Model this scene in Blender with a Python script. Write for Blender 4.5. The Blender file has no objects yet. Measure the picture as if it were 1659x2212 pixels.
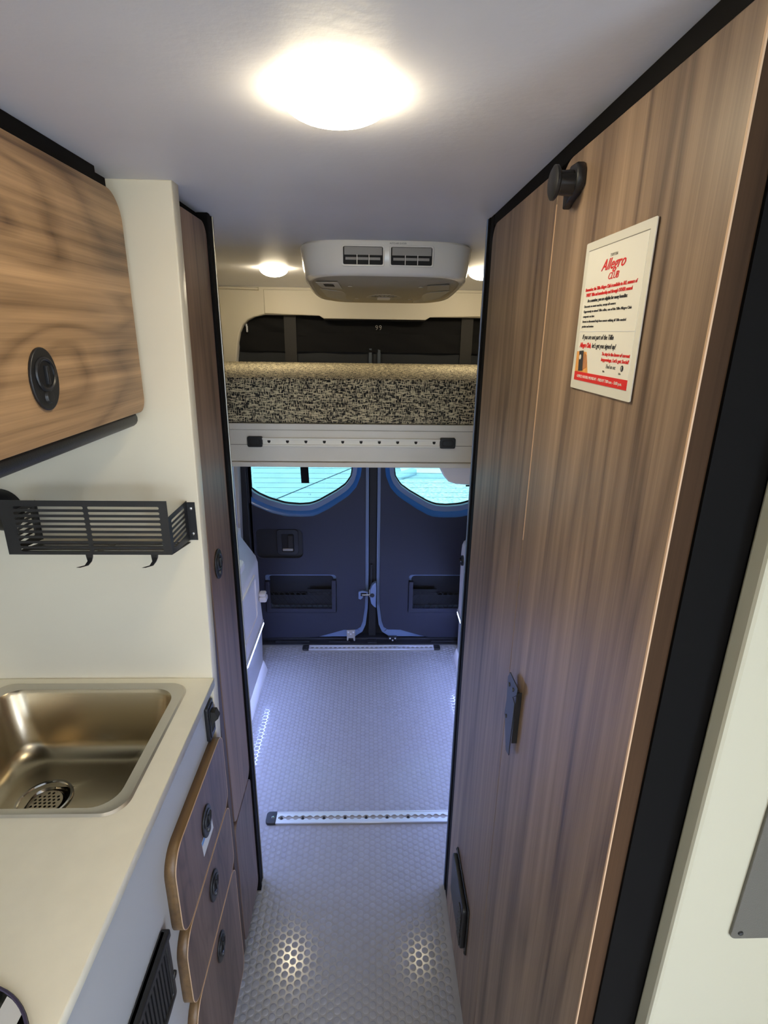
import bpy, bmesh, math, random
from mathutils import Vector, Matrix
random.seed(7)
S = bpy.context.scene
COL = S.collection
PI = math.pi

# ------------------------------------------------------------------ camera, world, sun, exposure
cam_data = bpy.data.cameras.new('camera')
cam_data.sensor_width = 36.0
cam_data.lens = 1165.1 / 2212 * 36.0
cam_data.clip_start = 0.02
cam = bpy.data.objects.new('camera', cam_data)
COL.objects.link(cam)
yv = Vector((-32, -386, 1165.1)).normalized()
dn = Vector((-51, 3521, 1165.1)).normalized()
dn = (dn - yv * dn.dot(yv)).normalized()
xv = dn.cross(yv)
zv = -dn
rgt = Vector((xv[0], yv[0], zv[0])); dwn = Vector((xv[1], yv[1], zv[1])); fwd = Vector((xv[2], yv[2], zv[2]))
M3 = Matrix((rgt, -dwn, -fwd)).transposed()
cam.matrix_world = Matrix.Translation((0, 0, 1.67)) @ M3.to_4x4()
S.camera = cam

W = bpy.data.worlds.new('sky'); S.world = W; W.use_nodes = True
bg = W.node_tree.nodes['Background']
bg.inputs[0].default_value = (0.68, 0.79, 1.0, 1)
bg.inputs[1].default_value = 8.0

sun_d = bpy.data.lights.new('sun', 'SUN'); sun_d.energy = 4.0; sun_d.angle = 0.01; sun_d.color = (1, 0.95, 0.88)
sun = bpy.data.objects.new('sun', sun_d); COL.objects.link(sun)
sun.rotation_euler = (math.radians(28), math.radians(24), 0)

S.view_settings.view_transform = 'Standard'
S.view_settings.look = 'None'
S.view_settings.gamma = 1
S.view_settings.use_curve_mapping = False
S.view_settings.exposure = 0.38
S.cycles.use_denoising = True
S.cycles.max_bounces = 10
S.cycles.diffuse_bounces = 6
S.cycles.caustics_reflective = False
S.cycles.caustics_refractive = False
S.cycles.sample_clamp_indirect = 4
LAMP = 100.0          # radiance of the ceiling lamp diffusers
LAMP_BED = 52.0      # the lamps over and under the bed
LED = 68.0           # radiance of the blue-white strips

# ------------------------------------------------------------------ materials
def lin(c):
    return tuple((x / 12.92 if x <= 0.04045 else ((x + 0.055) / 1.055) ** 2.4) for x in c)

def pm(name, rgb, rough=0.5, metal=0.0, bump=0.0, bscale=60, spec=0.5, var=0.0, vscale=8, coat=0.0, aniso=0.0):
    m = bpy.data.materials.new(name); m.use_nodes = True
    nt = m.node_tree; b = nt.nodes['Principled BSDF']
    c = lin([v / 255 for v in rgb]) + (1,)
    b.inputs['Base Color'].default_value = c
    b.inputs['Roughness'].default_value = rough
    b.inputs['Metallic'].default_value = metal
    b.inputs['Specular IOR Level'].default_value = spec
    b.inputs['Coat Weight'].default_value = coat
    b.inputs['Coat Roughness'].default_value = 0.1
    b.inputs['Anisotropic'].default_value = aniso
    tc = nt.nodes.new('ShaderNodeTexCoord')
    if var:
        n = nt.nodes.new('ShaderNodeTexNoise'); n.inputs['Scale'].default_value = vscale; n.inputs['Detail'].default_value = 4
        nt.links.new(tc.outputs['Object'], n.inputs['Vector'])
        mr = nt.nodes.new('ShaderNodeMapRange'); mr.inputs[1].default_value = 0.3; mr.inputs[2].default_value = 0.7
        mr.inputs[3].default_value = 1 - var; mr.inputs[4].default_value = 1 + var
        nt.links.new(n.outputs['Fac'], mr.inputs[0])
        mx = nt.nodes.new('ShaderNodeMix'); mx.data_type = 'RGBA'; mx.blend_type = 'MULTIPLY'; mx.inputs[0].default_value = 1
        mx.inputs[6].default_value = c
        nt.links.new(mr.outputs[0], mx.inputs[7]); nt.links.new(mx.outputs[2], b.inputs['Base Color'])
    if bump:
        n = nt.nodes.new('ShaderNodeTexNoise'); n.inputs['Scale'].default_value = bscale; n.inputs['Detail'].default_value = 3
        nt.links.new(tc.outputs['Object'], n.inputs['Vector'])
        bp = nt.nodes.new('ShaderNodeBump'); bp.inputs['Strength'].default_value = bump; bp.inputs['Distance'].default_value = 0.002
        nt.links.new(n.outputs['Fac'], bp.inputs['Height']); nt.links.new(bp.outputs[0], b.inputs['Normal'])
    return m

def emis(name, rgb, s):
    m = bpy.data.materials.new(name); m.use_nodes = True
    b = m.node_tree.nodes['Principled BSDF']
    b.inputs['Base Color'].default_value = (*rgb, 1)
    b.inputs['Emission Color'].default_value = (*rgb, 1)
    b.inputs['Emission Strength'].default_value = s
    return m

def wood(name, axis, light, dark, rings=9.0, across=5.0, along=0.55, seed=0.0, rough=0.42, spec=0.5):
    """walnut laminate: figure drawn by banded stretched noise, plus pores and fibres along the grain axis"""
    m = bpy.data.materials.new(name); m.use_nodes = True
    nt = m.node_tree; b = nt.nodes['Principled BSDF']; N = nt.nodes.new; Lk = nt.links.new
    b.inputs['Roughness'].default_value = rough; b.inputs['Specular IOR Level'].default_value = spec
    tc = N('ShaderNodeTexCoord')
    def mapped(ac, al):
        mp = N('ShaderNodeMapping'); s = [ac] * 3; s[axis] = al
        mp.inputs['Scale'].default_value = s; mp.inputs['Location'].default_value = (seed, seed * 1.7, seed * 0.6)
        Lk(tc.outputs['Object'], mp.inputs[0]); return mp
    def noise(mp, sc, det=2.0, dist=0.0):
        n = N('ShaderNodeTexNoise'); n.inputs['Scale'].default_value = sc; n.inputs['Detail'].default_value = det
        n.inputs['Distortion'].default_value = dist
        Lk(mp.outputs[0], n.inputs['Vector']); return n
    def math_(op, a, v):
        q = N('ShaderNodeMath'); q.operation = op; Lk(a, q.inputs[0])
        if isinstance(v, (int, float)): q.inputs[1].default_value = v
        else: Lk(v, q.inputs[1])
        return q
    fig = noise(mapped(across, along), 1.0, 1.5, 0.35)
    r = math_('MULTIPLY', fig.outputs['Fac'], rings)
    fr = math_('FRACT', r.outputs[0], 0)
    ramp = N('ShaderNodeValToRGB'); Lk(fr.outputs[0], ramp.inputs[0])
    e = ramp.color_ramp.elements
    e[0].position = 0.0; e[0].color = (0.72, 0.72, 0.72, 1)
    e[1].position = 1.0; e[1].color = (0.74, 0.74, 0.74, 1)
    q = e.new(0.12); q.color = (0.92, 0.92, 0.92, 1)
    q = e.new(0.55); q.color = (0.98, 0.98, 0.98, 1)
    q = e.new(0.86); q.color = (0.50, 0.50, 0.50, 1)
    fine = noise(mapped(70, 1.4), 1.0, 5.0)
    band = noise(mapped(14, 0.25), 1.0, 3.0)
    fib = noise(mapped(420, 6), 1.0, 3.0)
    s1 = math_('MULTIPLY', fine.outputs['Fac'], 0.75)
    s2 = math_('MULTIPLY', band.outputs['Fac'], 0.65)
    s3 = math_('MULTIPLY', fib.outputs['Fac'], 0.3)
    sm = math_('ADD', s1.outputs[0], s2.outputs[0]); sm = math_('ADD', sm.outputs[0], s3.outputs[0])
    rr = math_('MULTIPLY', ramp.outputs[0], 0.42)
    sm = math_('ADD', sm.outputs[0], rr.outputs[0])
    mr = N('ShaderNodeMapRange'); mr.inputs[1].default_value = 0.86; mr.inputs[2].default_value = 1.55
    Lk(sm.outputs[0], mr.inputs[0])
    mx = N('ShaderNodeMix'); mx.data_type = 'RGBA'
    mx.inputs[6].default_value = lin([v / 255 for v in dark]) + (1,)
    mx.inputs[7].default_value = lin([v / 255 for v in light]) + (1,)
    Lk(mr.outputs[0], mx.inputs[0]); Lk(mx.outputs[2], b.inputs['Base Color'])
    bp = N('ShaderNodeBump'); bp.inputs['Strength'].default_value = 0.12; bp.inputs['Distance'].default_value = 0.001
    Lk(fine.outputs['Fac'], bp.inputs['Height']); Lk(bp.outputs[0], b.inputs['Normal'])
    return m

def tweed(name, lightc, darkc, k=1.0):
    m = bpy.data.materials.new(name); m.use_nodes = True
    nt = m.node_tree; b = nt.nodes['Principled BSDF']; N = nt.nodes.new; Lk = nt.links.new
    b.inputs['Roughness'].default_value = 0.9
    tc = N('ShaderNodeTexCoord'); outs = []
    for s in ((55, 70, 330), (330, 60, 60)):
        mp = N('ShaderNodeMapping'); mp.inputs['Scale'].default_value = [v * k for v in s]
        Lk(tc.outputs['Object'], mp.inputs[0])
        n = N('ShaderNodeTexNoise'); n.inputs['Scale'].default_value = 1; n.inputs['Detail'].default_value = 1.5
        Lk(mp.outputs[0], n.inputs['Vector'])
        mr = N('ShaderNodeMapRange'); mr.inputs[1].default_value = 0.52; mr.inputs[2].default_value = 0.60
        Lk(n.outputs['Fac'], mr.inputs[0]); outs.append(mr)
    mxm = N('ShaderNodeMath'); mxm.operation = 'MAXIMUM'
    Lk(outs[0].outputs[0], mxm.inputs[0]); Lk(outs[1].outputs[0], mxm.inputs[1])
    mx = N('ShaderNodeMix'); mx.data_type = 'RGBA'
    mx.inputs[6].default_value = lin([v / 255 for v in darkc]) + (1,)
    mx.inputs[7].default_value = lin([v / 255 for v in lightc]) + (1,)
    Lk(mxm.outputs[0], mx.inputs[0]); Lk(mx.outputs[2], b.inputs['Base Color'])
    bp = N('ShaderNodeBump'); bp.inputs['Strength'].default_value = 0.5; bp.inputs['Distance'].default_value = 0.002
    Lk(mxm.outputs[0], bp.inputs['Height']); Lk(bp.outputs[0], b.inputs['Normal'])
    return m

def steel(name, axis, rgb=(190, 184, 172), rough=0.3):
    """brushed steel: fine lines along one axis, given by roughness and relief"""
    m = pm(name, rgb, rough, 1.0); nt = m.node_tree; b = nt.nodes['Principled BSDF']
    tc = nt.nodes.new('ShaderNodeTexCoord'); mp = nt.nodes.new('ShaderNodeMapping')
    s = [900, 900, 900]; s[axis] = 8; mp.inputs['Scale'].default_value = s
    n = nt.nodes.new('ShaderNodeTexNoise'); n.inputs['Scale'].default_value = 1
    nt.links.new(tc.outputs['Object'], mp.inputs[0]); nt.links.new(mp.outputs[0], n.inputs['Vector'])
    bp = nt.nodes.new('ShaderNodeBump'); bp.inputs['Strength'].default_value = 0.08; bp.inputs['Distance'].default_value = 0.0005
    nt.links.new(n.outputs['Fac'], bp.inputs['Height']); nt.links.new(bp.outputs[0], b.inputs['Normal'])
    return m

def glass(name, tint):
    m = bpy.data.materials.new(name); m.use_nodes = True; nt = m.node_tree
    nt.nodes.remove(nt.nodes['Principled BSDF']); out = nt.nodes['Material Output']
    t = nt.nodes.new('ShaderNodeBsdfTransparent'); t.inputs[0].default_value = (*tint, 1)
    g = nt.nodes.new('ShaderNodeBsdfGlossy'); g.inputs['Roughness'].default_value = 0.02
    f = nt.nodes.new('ShaderNodeFresnel'); f.inputs[0].default_value = 1.4
    mx = nt.nodes.new('ShaderNodeMixShader')
    nt.links.new(f.outputs[0], mx.inputs[0]); nt.links.new(t.outputs[0], mx.inputs[1]); nt.links.new(g.outputs[0], mx.inputs[2])
    nt.links.new(mx.outputs[0], out.inputs[0]); return m

M = dict(
    ceiling=pm('ceiling_fabric', (216, 216, 221), 0.5, bump=0.15, bscale=90, spec=0.2, var=0.02),
    white=pm('white_laminate', (222, 214, 192), 0.35, var=0.015),
    counter=pm('counter_laminate', (246, 241, 222), 0.42, var=0.02, vscale=30),
    cab_white=pm('cabinet_white', (178, 180, 184), 0.4, var=0.01),
    cream=pm('cream_trim', (186, 180, 164), 0.55, bump=0.1, bscale=300),
    floor=pm('vinyl_floor', (152, 150, 149), 0.16, bump=0.0, bscale=700, var=0.05, vscale=40, spec=0.6),
    coin=pm('vinyl_stud', (148, 147, 150), 0.50, bump=0.35, bscale=900, var=0.06, vscale=40, spec=0.4),
    black=pm('black_trim', (6, 5, 5), 0.7, var=0.05, spec=0.12),
    metal_black=pm('black_powder_coat', (26, 26, 28), 0.42, bump=0.15, bscale=600),
    plastic=pm('black_plastic', (28, 29, 31), 0.38, bump=0.1, bscale=800),
    brown=pm('dark_brown_edge', (62, 44, 32), 0.5, var=0.1),
    wood_wall=wood('walnut_vertical', 2, (168, 142, 116), (76, 60, 50), 7, 5.5, 0.5, 3.1),
    wood_pantry=wood('walnut_pantry', 2, (150, 120, 98), (76, 58, 48), 7, 6, 0.6, 9.3),
    wood_cab=wood('walnut_cathedral', 1, (196, 158, 116), (84, 62, 42), 12, 5.0, 1.5, 5.7),
    wood_draw=wood('walnut_drawer', 2, (124, 102, 92), (64, 50, 47), 9, 9, 2.0, 1.3),
    edge=wood('walnut_edge', 1, (132, 102, 64), (84, 62, 38), 3, 8, 0.5, 2.0),
    edge_dark=wood('walnut_edge_dark', 2, (84, 62, 44), (52, 38, 27), 3, 8, 0.5, 2.0, 0.75, 0.1),
    edge_light=pm('edge_banding_glint', (206, 172, 138), 0.5),
    steel=steel('sink_steel', 0, (196, 184, 160), 0.27), steel_rim=pm('rim_steel', (206, 200, 186), 0.34, 0.85),
    alu=pm('aluminium', (228, 230, 236), 0.35, 0.55),
    alu_white=pm('white_aluminium', (226, 223, 216), 0.35, 0.0, var=0.02),
    chrome=pm('chrome', (205, 205, 205), 0.12, 1.0),
    ac=pm('white_abs', (244, 240, 232), 0.2, coat=0.3, var=0.01),
    ac_under=pm('grey_mesh_panel', (168, 160, 144), 0.6, bump=0.6, bscale=900),
    ac_vent=pm('vent_grey', (158, 154, 148), 0.5),
    hole=pm('dark_recess', (10, 10, 11), 0.7),
    tweed=tweed('tweed_fabric', (214, 202, 168), (30, 28, 28), 1.25),
    tweed_grey=tweed('tweed_grey', (190, 196, 205), (44, 48, 58), 1.2),
    net=pm('black_screen_fabric', (16, 16, 17), 0.85, bump=0.5, bscale=40, spec=0.2),
    net_light=pm('charcoal_screen_mesh', (44, 46, 48), 0.8, bump=0.3, bscale=700, spec=0.2),
    webbing=pm('dark_webbing', (52, 51, 50), 0.8, bump=0.5, bscale=500, spec=0.2),
    door_trim=pm('blue_black_trim', (35, 37, 52), 0.62, bump=0.3, bscale=900),
    door_dark=pm('dark_trim', (30, 31, 36), 0.6, bump=0.2, bscale=700),
    sky_blue_trim=pm('blue_grey_sky_reflection', (44, 104, 172), 0.38, var=0.02, coat=0.2),  # blue-grey trim with the sky's blue reflection put into its colour
    van_steel=pm('steel_blue_paint', (108, 126, 158), 0.35, coat=0.3),
    mould=pm('white_moulding', (226, 224, 226), 0.42, var=0.01),
    grey_plate=pm('taupe_plate', (92, 90, 82), 0.6, bump=0.3, bscale=900),
    paper=pm('white_paper', (238, 236, 224), 0.3, coat=0.6),
    red=pm('print_red', (214, 44, 44), 0.4), ink=pm('print_black', (52, 52, 56), 0.5),
    ink_grey=pm('print_grey', (120, 118, 112), 0.5), blue_ink=pm('print_blue', (90, 140, 205), 0.5),
    skin=pm('print_skin', (176, 120, 78), 0.5, var=0.2, vscale=60), orange=pm('print_orange', (224, 158, 84), 0.5, var=0.2, vscale=80),
    label=pm('pale_label', (212, 214, 216), 0.4),
    rubber=pm('rubber_seal', (14, 14, 16), 0.6),
    asphalt=pm('asphalt', (176, 186, 188), 0.95, var=0.10, vscale=3),
    gravel=pm('gravel', (206, 208, 204), 0.95, bump=1.0, bscale=30, var=0.55, vscale=28),
    concrete=pm('kerb_concrete', (186, 200, 208), 0.9, var=0.05),
    tar=pm('tar_seam', (44, 56, 60), 0.9), paint=pm('road_paint', (240, 240, 236), 0.8),
    lamp=emis('fill_lamp_glow', (1.0, 0.86, 0.64), LAMP), lamp_main=emis('lamp_glow_main', (1.0, 0.86, 0.60), LAMP * 0.42), lamp_bed=emis('lamp_glow_bed', (1.0, 0.85, 0.60), LAMP_BED), lamp_puck=emis('lamp_glow_puck', (1.0, 0.84, 0.56), LAMP_BED * 2.2), lamp_dim=emis('lamp_glow_dim', (1.0, 0.84, 0.56), LAMP_BED * 0.9), led=emis('led_glow', (0.34, 0.46, 1.0), LED),
    glass=glass('tinted_glass', (0.33, 0.47, 0.47)), glass_clear=glass('clear_glass', (0.92, 0.93, 0.92)),
    defrost=pm('defroster_wire', (96, 110, 84), 0.6), acrylic=pm('clear_sleeve', (232, 230, 216), 0.12, coat=1.0),
)

# ------------------------------------------------------------------ geometry helpers (all in world metres)
WL = {}
def wloc(o):
    return WL.get(o.name, Vector((0, 0, 0)))

def link(name, me, mat, parent=None, at=None, smooth=False):
    """mesh in world coordinates -> object whose origin is its thing's base"""
    o = bpy.data.objects.new(name, me)
    base = wloc(parent) if parent else Vector(at or (0, 0, 0))
    me.transform(Matrix.Translation(-base))
    if parent: o.parent = parent
    else: o.location = base
    COL.objects.link(o); WL[o.name] = base
    if mat is not None: me.materials.append(mat)
    if smooth:
        me.polygons.foreach_set('use_smooth', [True] * len(me.polygons))
        me.set_sharp_from_angle(angle=math.radians(38))
    return o

def thing(name, label, cat, loc, group=None):
    o = bpy.data.objects.new(name, None); COL.objects.link(o); o.location = loc; WL[o.name] = Vector(loc)
    o.empty_display_size = 0.05
    return tag(o, label, cat, group)

def tag(o, label=None, cat=None, group=None, kind=None):
    if label: o['label'] = label
    if cat: o['category'] = cat
    if group: o['group'] = group
    if kind: o['kind'] = kind
    return o

def tomesh(bm, name='m'):
    bmesh.ops.recalc_face_normals(bm, faces=bm.faces)
    me = bpy.data.meshes.new(name); bm.to_mesh(me); bm.free(); return me

def addbox(bm, x0, x1, y0, y1, z0, z1, bev=0.0, seg=2):
    b = bmesh.new(); bmesh.ops.create_cube(b, size=1)
    for v in b.verts:
        v.co = Vector((x0 + (v.co.x + .5) * (x1 - x0), y0 + (v.co.y + .5) * (y1 - y0), z0 + (v.co.z + .5) * (z1 - z0)))
    if bev: bmesh.ops.bevel(b, geom=b.edges[:], offset=bev, segments=seg, profile=0.5, affect='EDGES')
    me = bpy.data.meshes.new('t'); b.to_mesh(me); b.free(); bm.from_mesh(me); bpy.data.meshes.remove(me); return bm

def box(*a, **k):
    return tomesh(addbox(bmesh.new(), *a, **k))

def boxes(lst, bev=0.0):
    bm = bmesh.new()
    for a in lst: addbox(bm, *a, bev=bev)
    return tomesh(bm)

def lathe(bm, prof, c, axis='Z', n=32, flip=1, sx=1.0, sy=1.0):
    """prof: (radius, height) list, revolved about an axis through c"""
    def P(r, h, a):
        u, v = r * math.cos(a) * sx, r * math.sin(a) * sy; h *= flip
        d = {'Z': (u, v, h), 'X': (h, u, v), 'Y': (u, h, v)}[axis]
        return Vector(c) + Vector(d)
    rings = []
    for r, h in prof:
        if r < 1e-6: rings.append([bm.verts.new(P(0, h, 0))])
        else: rings.append([bm.verts.new(P(r, h, 2 * PI * k / n)) for k in range(n)])
    for a, b in zip(rings, rings[1:]):
        if len(a) == 1 and len(b) == 1: continue
        for k in range(n):
            k2 = (k + 1) % n
            if len(a) == 1: bm.faces.new((a[0], b[k], b[k2]))
            elif len(b) == 1: bm.faces.new((a[k], a[k2], b[0]))
            else: bm.faces.new((a[k], a[k2], b[k2], b[k]))
    return bm

def rrect(u0, u1, v0, v1, r=0.0, n=5):
    if isinstance(r, (int, float)): r = [r] * 4
    pts = []
    for (cx, cy, a0), q in zip(((u1, v1, 0), (u0, v1, 90), (u0, v0, 180), (u1, v0, 270)), r):
        if q <= 0: pts.append((cx, cy)); continue
        ox = cx - q if cx == u1 else cx + q; oy = cy - q if cy == v1 else cy + q
        for k in range(n + 1):
            a = math.radians(a0 + 90 * k / n); pts.append((ox + q * math.cos(a), oy + q * math.sin(a)))
    return pts

def circ(cu, cv, r, n=20, sx=1, sy=1):
    return [(cu + r * sx * math.cos(2 * PI * k / n), cv + r * sy * math.sin(2 * PI * k / n)) for k in range(n)]

def MAP(plane):
    return {'X': lambda u, v, w: (w, u, v), 'Y': lambda u, v, w: (u, w, v), 'Z': lambda u, v, w: (u, v, w)}[plane]

def plate(outlines, plane, w0, w1, bev=0.0):
    """flat sheet cut from outlines (the first outer, the rest holes), standing between w0 and w1 on its plane's normal"""
    cu = bpy.data.curves.new('c', 'CURVE'); cu.dimensions = '2D'; cu.fill_mode = 'BOTH'
    t = abs(w1 - w0); cu.extrude = max(t / 2 - bev, 0.00001)
    if bev: cu.bevel_depth = bev; cu.offset = -bev; cu.bevel_resolution = 1
    for pts in outlines:
        s = cu.splines.new('POLY'); s.points.add(len(pts) - 1)
        for p, q in zip(s.points, pts): p.co = (q[0], q[1], 0, 1)
        s.use_cyclic_u = True
    o = bpy.data.objects.new('c', cu); COL.objects.link(o)
    me = bpy.data.meshes.new_from_object(o)
    bpy.data.objects.remove(o); bpy.data.curves.remove(cu)
    f = MAP(plane); wc = (w0 + w1) / 2
    for v in me.vertices: v.co = Vector(f(v.co.x, v.co.y, wc + v.co.z))
    bm = bmesh.new(); bm.from_mesh(me); bpy.data.meshes.remove(me)
    bmesh.ops.remove_doubles(bm, verts=bm.verts, dist=1e-6)
    return tomesh(bm)

def merge(meshes):
    bm = bmesh.new()
    for me in meshes: bm.from_mesh(me); bpy.data.meshes.remove(me)
    me = bpy.data.meshes.new('m'); bm.to_mesh(me); bm.free(); return me

def tube(bm, pts, r, n=8, closed=False):
    pts = [Vector(p) for p in pts]; rings = []
    m = len(pts)
    for i, p in enumerate(pts):
        a = pts[i - 1] if (i or closed) else p; b = pts[(i + 1) % m] if (i < m - 1 or closed) else p
        t = (b - a).normalized(); u = t.orthogonal().normalized()
        if rings:
            u = (pu - t * pu.dot(t)).normalized()
        pu = u; w = t.cross(u)
        rings.append([bm.verts.new(p + (u * math.cos(2 * PI * k / n) + w * math.sin(2 * PI * k / n)) * r) for k in range(n)])
    for a, b in zip(rings, rings[1:] + (rings[:1] if closed else [])):
        for k in range(n): bm.faces.new((a[k], a[(k + 1) % n], b[(k + 1) % n], b[k]))
    if not closed: bm.faces.new(rings[0]); bm.faces.new(rings[-1])
    return bm

def loft(bm, rings, cap0=True, cap1=True):
    R = [[bm.verts.new(p) for p in ring] for ring in rings]; n = len(R[0])
    for a, b in zip(R, R[1:]):
        for k in range(n): bm.faces.new((a[k], a[(k + 1) % n], b[(k + 1) % n], b[k]))
    if cap0: bm.faces.new(R[0])
    if cap1: bm.faces.new(R[-1])
    return bm

def text(body, size, fn, align='CENTER', shear=0.0, sx=1.0, bold=0.0, thick=0.0003):
    """lettering as thin geometry; fn maps (u, v, w) to the world"""
    cu = bpy.data.curves.new('t', 'FONT'); cu.body = body; cu.size = size; cu.align_x = align; cu.align_y = 'CENTER'
    cu.shear = shear; cu.extrude = thick / 2; cu.offset = bold; cu.resolution_u = 2
    o = bpy.data.objects.new('t', cu); COL.objects.link(o)
    me = bpy.data.meshes.new_from_object(o); bpy.data.objects.remove(o); bpy.data.curves.remove(cu)
    for v in me.vertices: v.co = Vector(fn(v.co.x * sx, v.co.y, v.co.z))
    return me

def copy_tree(o, parent=None, shift=None):
    c = o.copy(); COL.objects.link(c)
    if parent is not None: c.parent = parent
    if shift is not None: c.location = Vector(c.location) + Vector(shift)
    for ch in list(o.children): copy_tree(ch, c)
    return c

def struct(name, me, mat, smooth=False, parent=None):
    o = link(name, me, mat, parent=parent, smooth=smooth); o['kind'] = 'structure'; return o

# ------------------------------------------------------------------ the setting
XL, XR = -0.92, 0.95
YF, YB = -2.6, 2.78
fl = struct('floor', box(XL, XR, YF, 2.655, -0.03, 0.0), M['floor'])
# raised studs of the vinyl sheet, hexagonal pitch
PX, PY, CR = 0.0186, 0.0215, 0.0090
def stud_mesh(n=16):
    bm = bmesh.new(); lathe(bm, [(CR, 0.0), (CR - 0.0008, 0.0007), (CR * 0.55, 0.0009), (0, 0.0010)], (0, 0, 0), n=n); return tomesh(bm)
sm = stud_mesh(); sm.materials.append(M['coin'])
sm.polygons.foreach_set('use_smooth', [True] * len(sm.polygons))
spots = []
for i in range(-32, 30):
    x = i * PX
    for j in range(28, 124):
        y = j * PY + (0.5 * PY if i % 2 else 0)
        if y < 1.26: ok = -0.352 < x < 0.238
        else: ok = -0.56 < x < 0.52
        if 1.476 < y < 1.542 and -0.375 < x < 0.43: ok = False
        if 2.59 < y < 2.65 and -0.375 < x < 0.42: ok = False
        if y > 2.64: ok = False
        if ok: spots.append((x, y))
spots.sort(key=lambda p: (p[1] < 0.80, (p[1] - 0.8)))
near, rest = spots[:300], spots[300:]
for x, y in near:
    o = bpy.data.objects.new('floor_stud', sm); o.location = (x, y, 0); o.parent = fl; COL.objects.link(o)
vs, fs = [], []
bv = [v.co.copy() for v in sm.vertices]; bf = [list(p.vertices) for p in sm.polygons]
for x, y in rest:
    k = len(vs); vs += [(v.x + x, v.y + y, v.z) for v in bv]; fs += [[q + k for q in f] for f in bf]
me = bpy.data.meshes.new('studs'); me.from_pydata(vs, [], fs)
o = link('stud_relief', me, M['coin'], parent=fl); o['kind'] = 'stuff'
me.polygons.foreach_set('use_smooth', [True] * len(me.polygons))

# ceiling: level, then easing down to the rear header
bm = bmesh.new(); prof = [(YF, 1.9), (2.28, 1.9), (2.42, 1.892), (2.55, 1.872), (2.63, 1.851)]
lo_ = [(XL, y, z) for y, z in prof]; hi_ = [(XR, y, z) for y, z in prof]
A = [bm.verts.new(p) for p in lo_]; B = [bm.verts.new(p) for p in hi_]
A2 = [bm.verts.new((p[0], p[1], p[2] + .03)) for p in lo_]; B2 = [bm.verts.new((p[0], p[1], p[2] + .03)) for p in hi_]
for k in range(len(A) - 1):
    bm.faces.new((A[k], A[k + 1], B[k + 1], B[k])); bm.faces.new((A2[k], A2[k + 1], B2[k + 1], B2[k]))
    bm.faces.new((A[k], A[k + 1], A2[k + 1], A2[k])); bm.faces.new((B[k], B[k + 1], B2[k + 1], B2[k]))
bm.faces.new((A[0], B[0], B2[0], A2[0])); bm.faces.new((A[-1], B[-1], B2[-1], A2[-1]))
struct('ceiling', tomesh(bm), M['ceiling'], smooth=True)

struct('wall_left', box(XL - 0.03, XL, YF, 2.72, -0.03, 1.93), M['cream'])
# right body side with the open sliding-door bay beside the galley
struct('wall_right', plate([rrect(YF, 2.72, -0.03, 1.93), rrect(-1.75, -0.62, 0.08, 1.72, 0.06)], 'X', XR, XR + 0.03), M['cream'])
# front wall behind the cab with the windscreen opening
wf = struct('wall_front', plate([rrect(XL - .03, XR + .03, -0.03, 1.93), rrect(-0.75, 0.78, 0.95, 1.70, 0.10)], 'Y', YF - 0.03, YF), M['cream'])
w0 = struct('window_3', plate([rrect(-0.76, 0.79, 0.94, 1.71, 0.10)], 'Y', YF - 0.02, YF - 0.016), M['glass_clear'])

# rear header and side pillars in one cream moulding, arch cut out
arch_l = [(-0.655, 0.60), (-0.640, 1.10), (-0.614, 1.53), (-0.600, 1.62), (-0.588, 1.668), (-0.571, 1.700), (-0.552, 1.718), (-0.52, 1.733), (-0.475, 1.743)]
arch_r = [(0.05 - x, z) for x, z in reversed(arch_l)]
outer = [(-0.92, 0.60), (-0.92, 1.87), (0.95, 1.87), (0.95, 0.60)]
hd = struct('wall_rear', plate([outer + list(reversed(arch_l + arch_r))], 'Y', 2.60, 2.66, bev=0.006), M['cream'])
# header panel between the two side covers, with a drop lip, standing a little proud
struct('trim_1', plate([[(-0.470, 1.849), (-0.470, 1.748), (-0.225, 1.742), (-0.205, 1.730), (0.255, 1.730), (0.275, 1.742), (0.52, 1.748), (0.52, 1.849)]], 'Y', 2.592, 2.60, bev=0.003), M['cream'])
struct('trim_2', box(-0.205, 0.255, 2.592, 2.625, 1.722, 1.7295, bev=0.002), M['black'])
bm = bmesh.new(); tube(bm, [(XL + .01, 2.592, 1.846), (-0.80, 2.592, 1.853), (-0.63, 2.592, 1.853), (-0.49, 2.592, 1.850)], 0.005)
struct('trim_3', tomesh(bm), M['cream'], smooth=True)
# side coving beneath the ceiling, both sides of the bed bay
for nm, sx, x0 in (('trim_4', 1, XL), ('trim_5', -1, XR)):
    bm = bmesh.new(); rr = []
    for y in (1.30, 2.60):
        rr.append([(x0, y, 1.899 if y < 2 else 1.86), (x0 + sx * 0.26, y, 1.899 if y < 2 else 1.858), (x0 + sx * 0.16, y, 1.83), (x0 + sx * 0.07, y, 1.74), (x0 + sx * 0.05, y, 1.60), (x0, y, 1.60)])
    loft(bm, rr); struct(nm, tomesh(bm), M['cream'], smooth=True)
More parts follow.
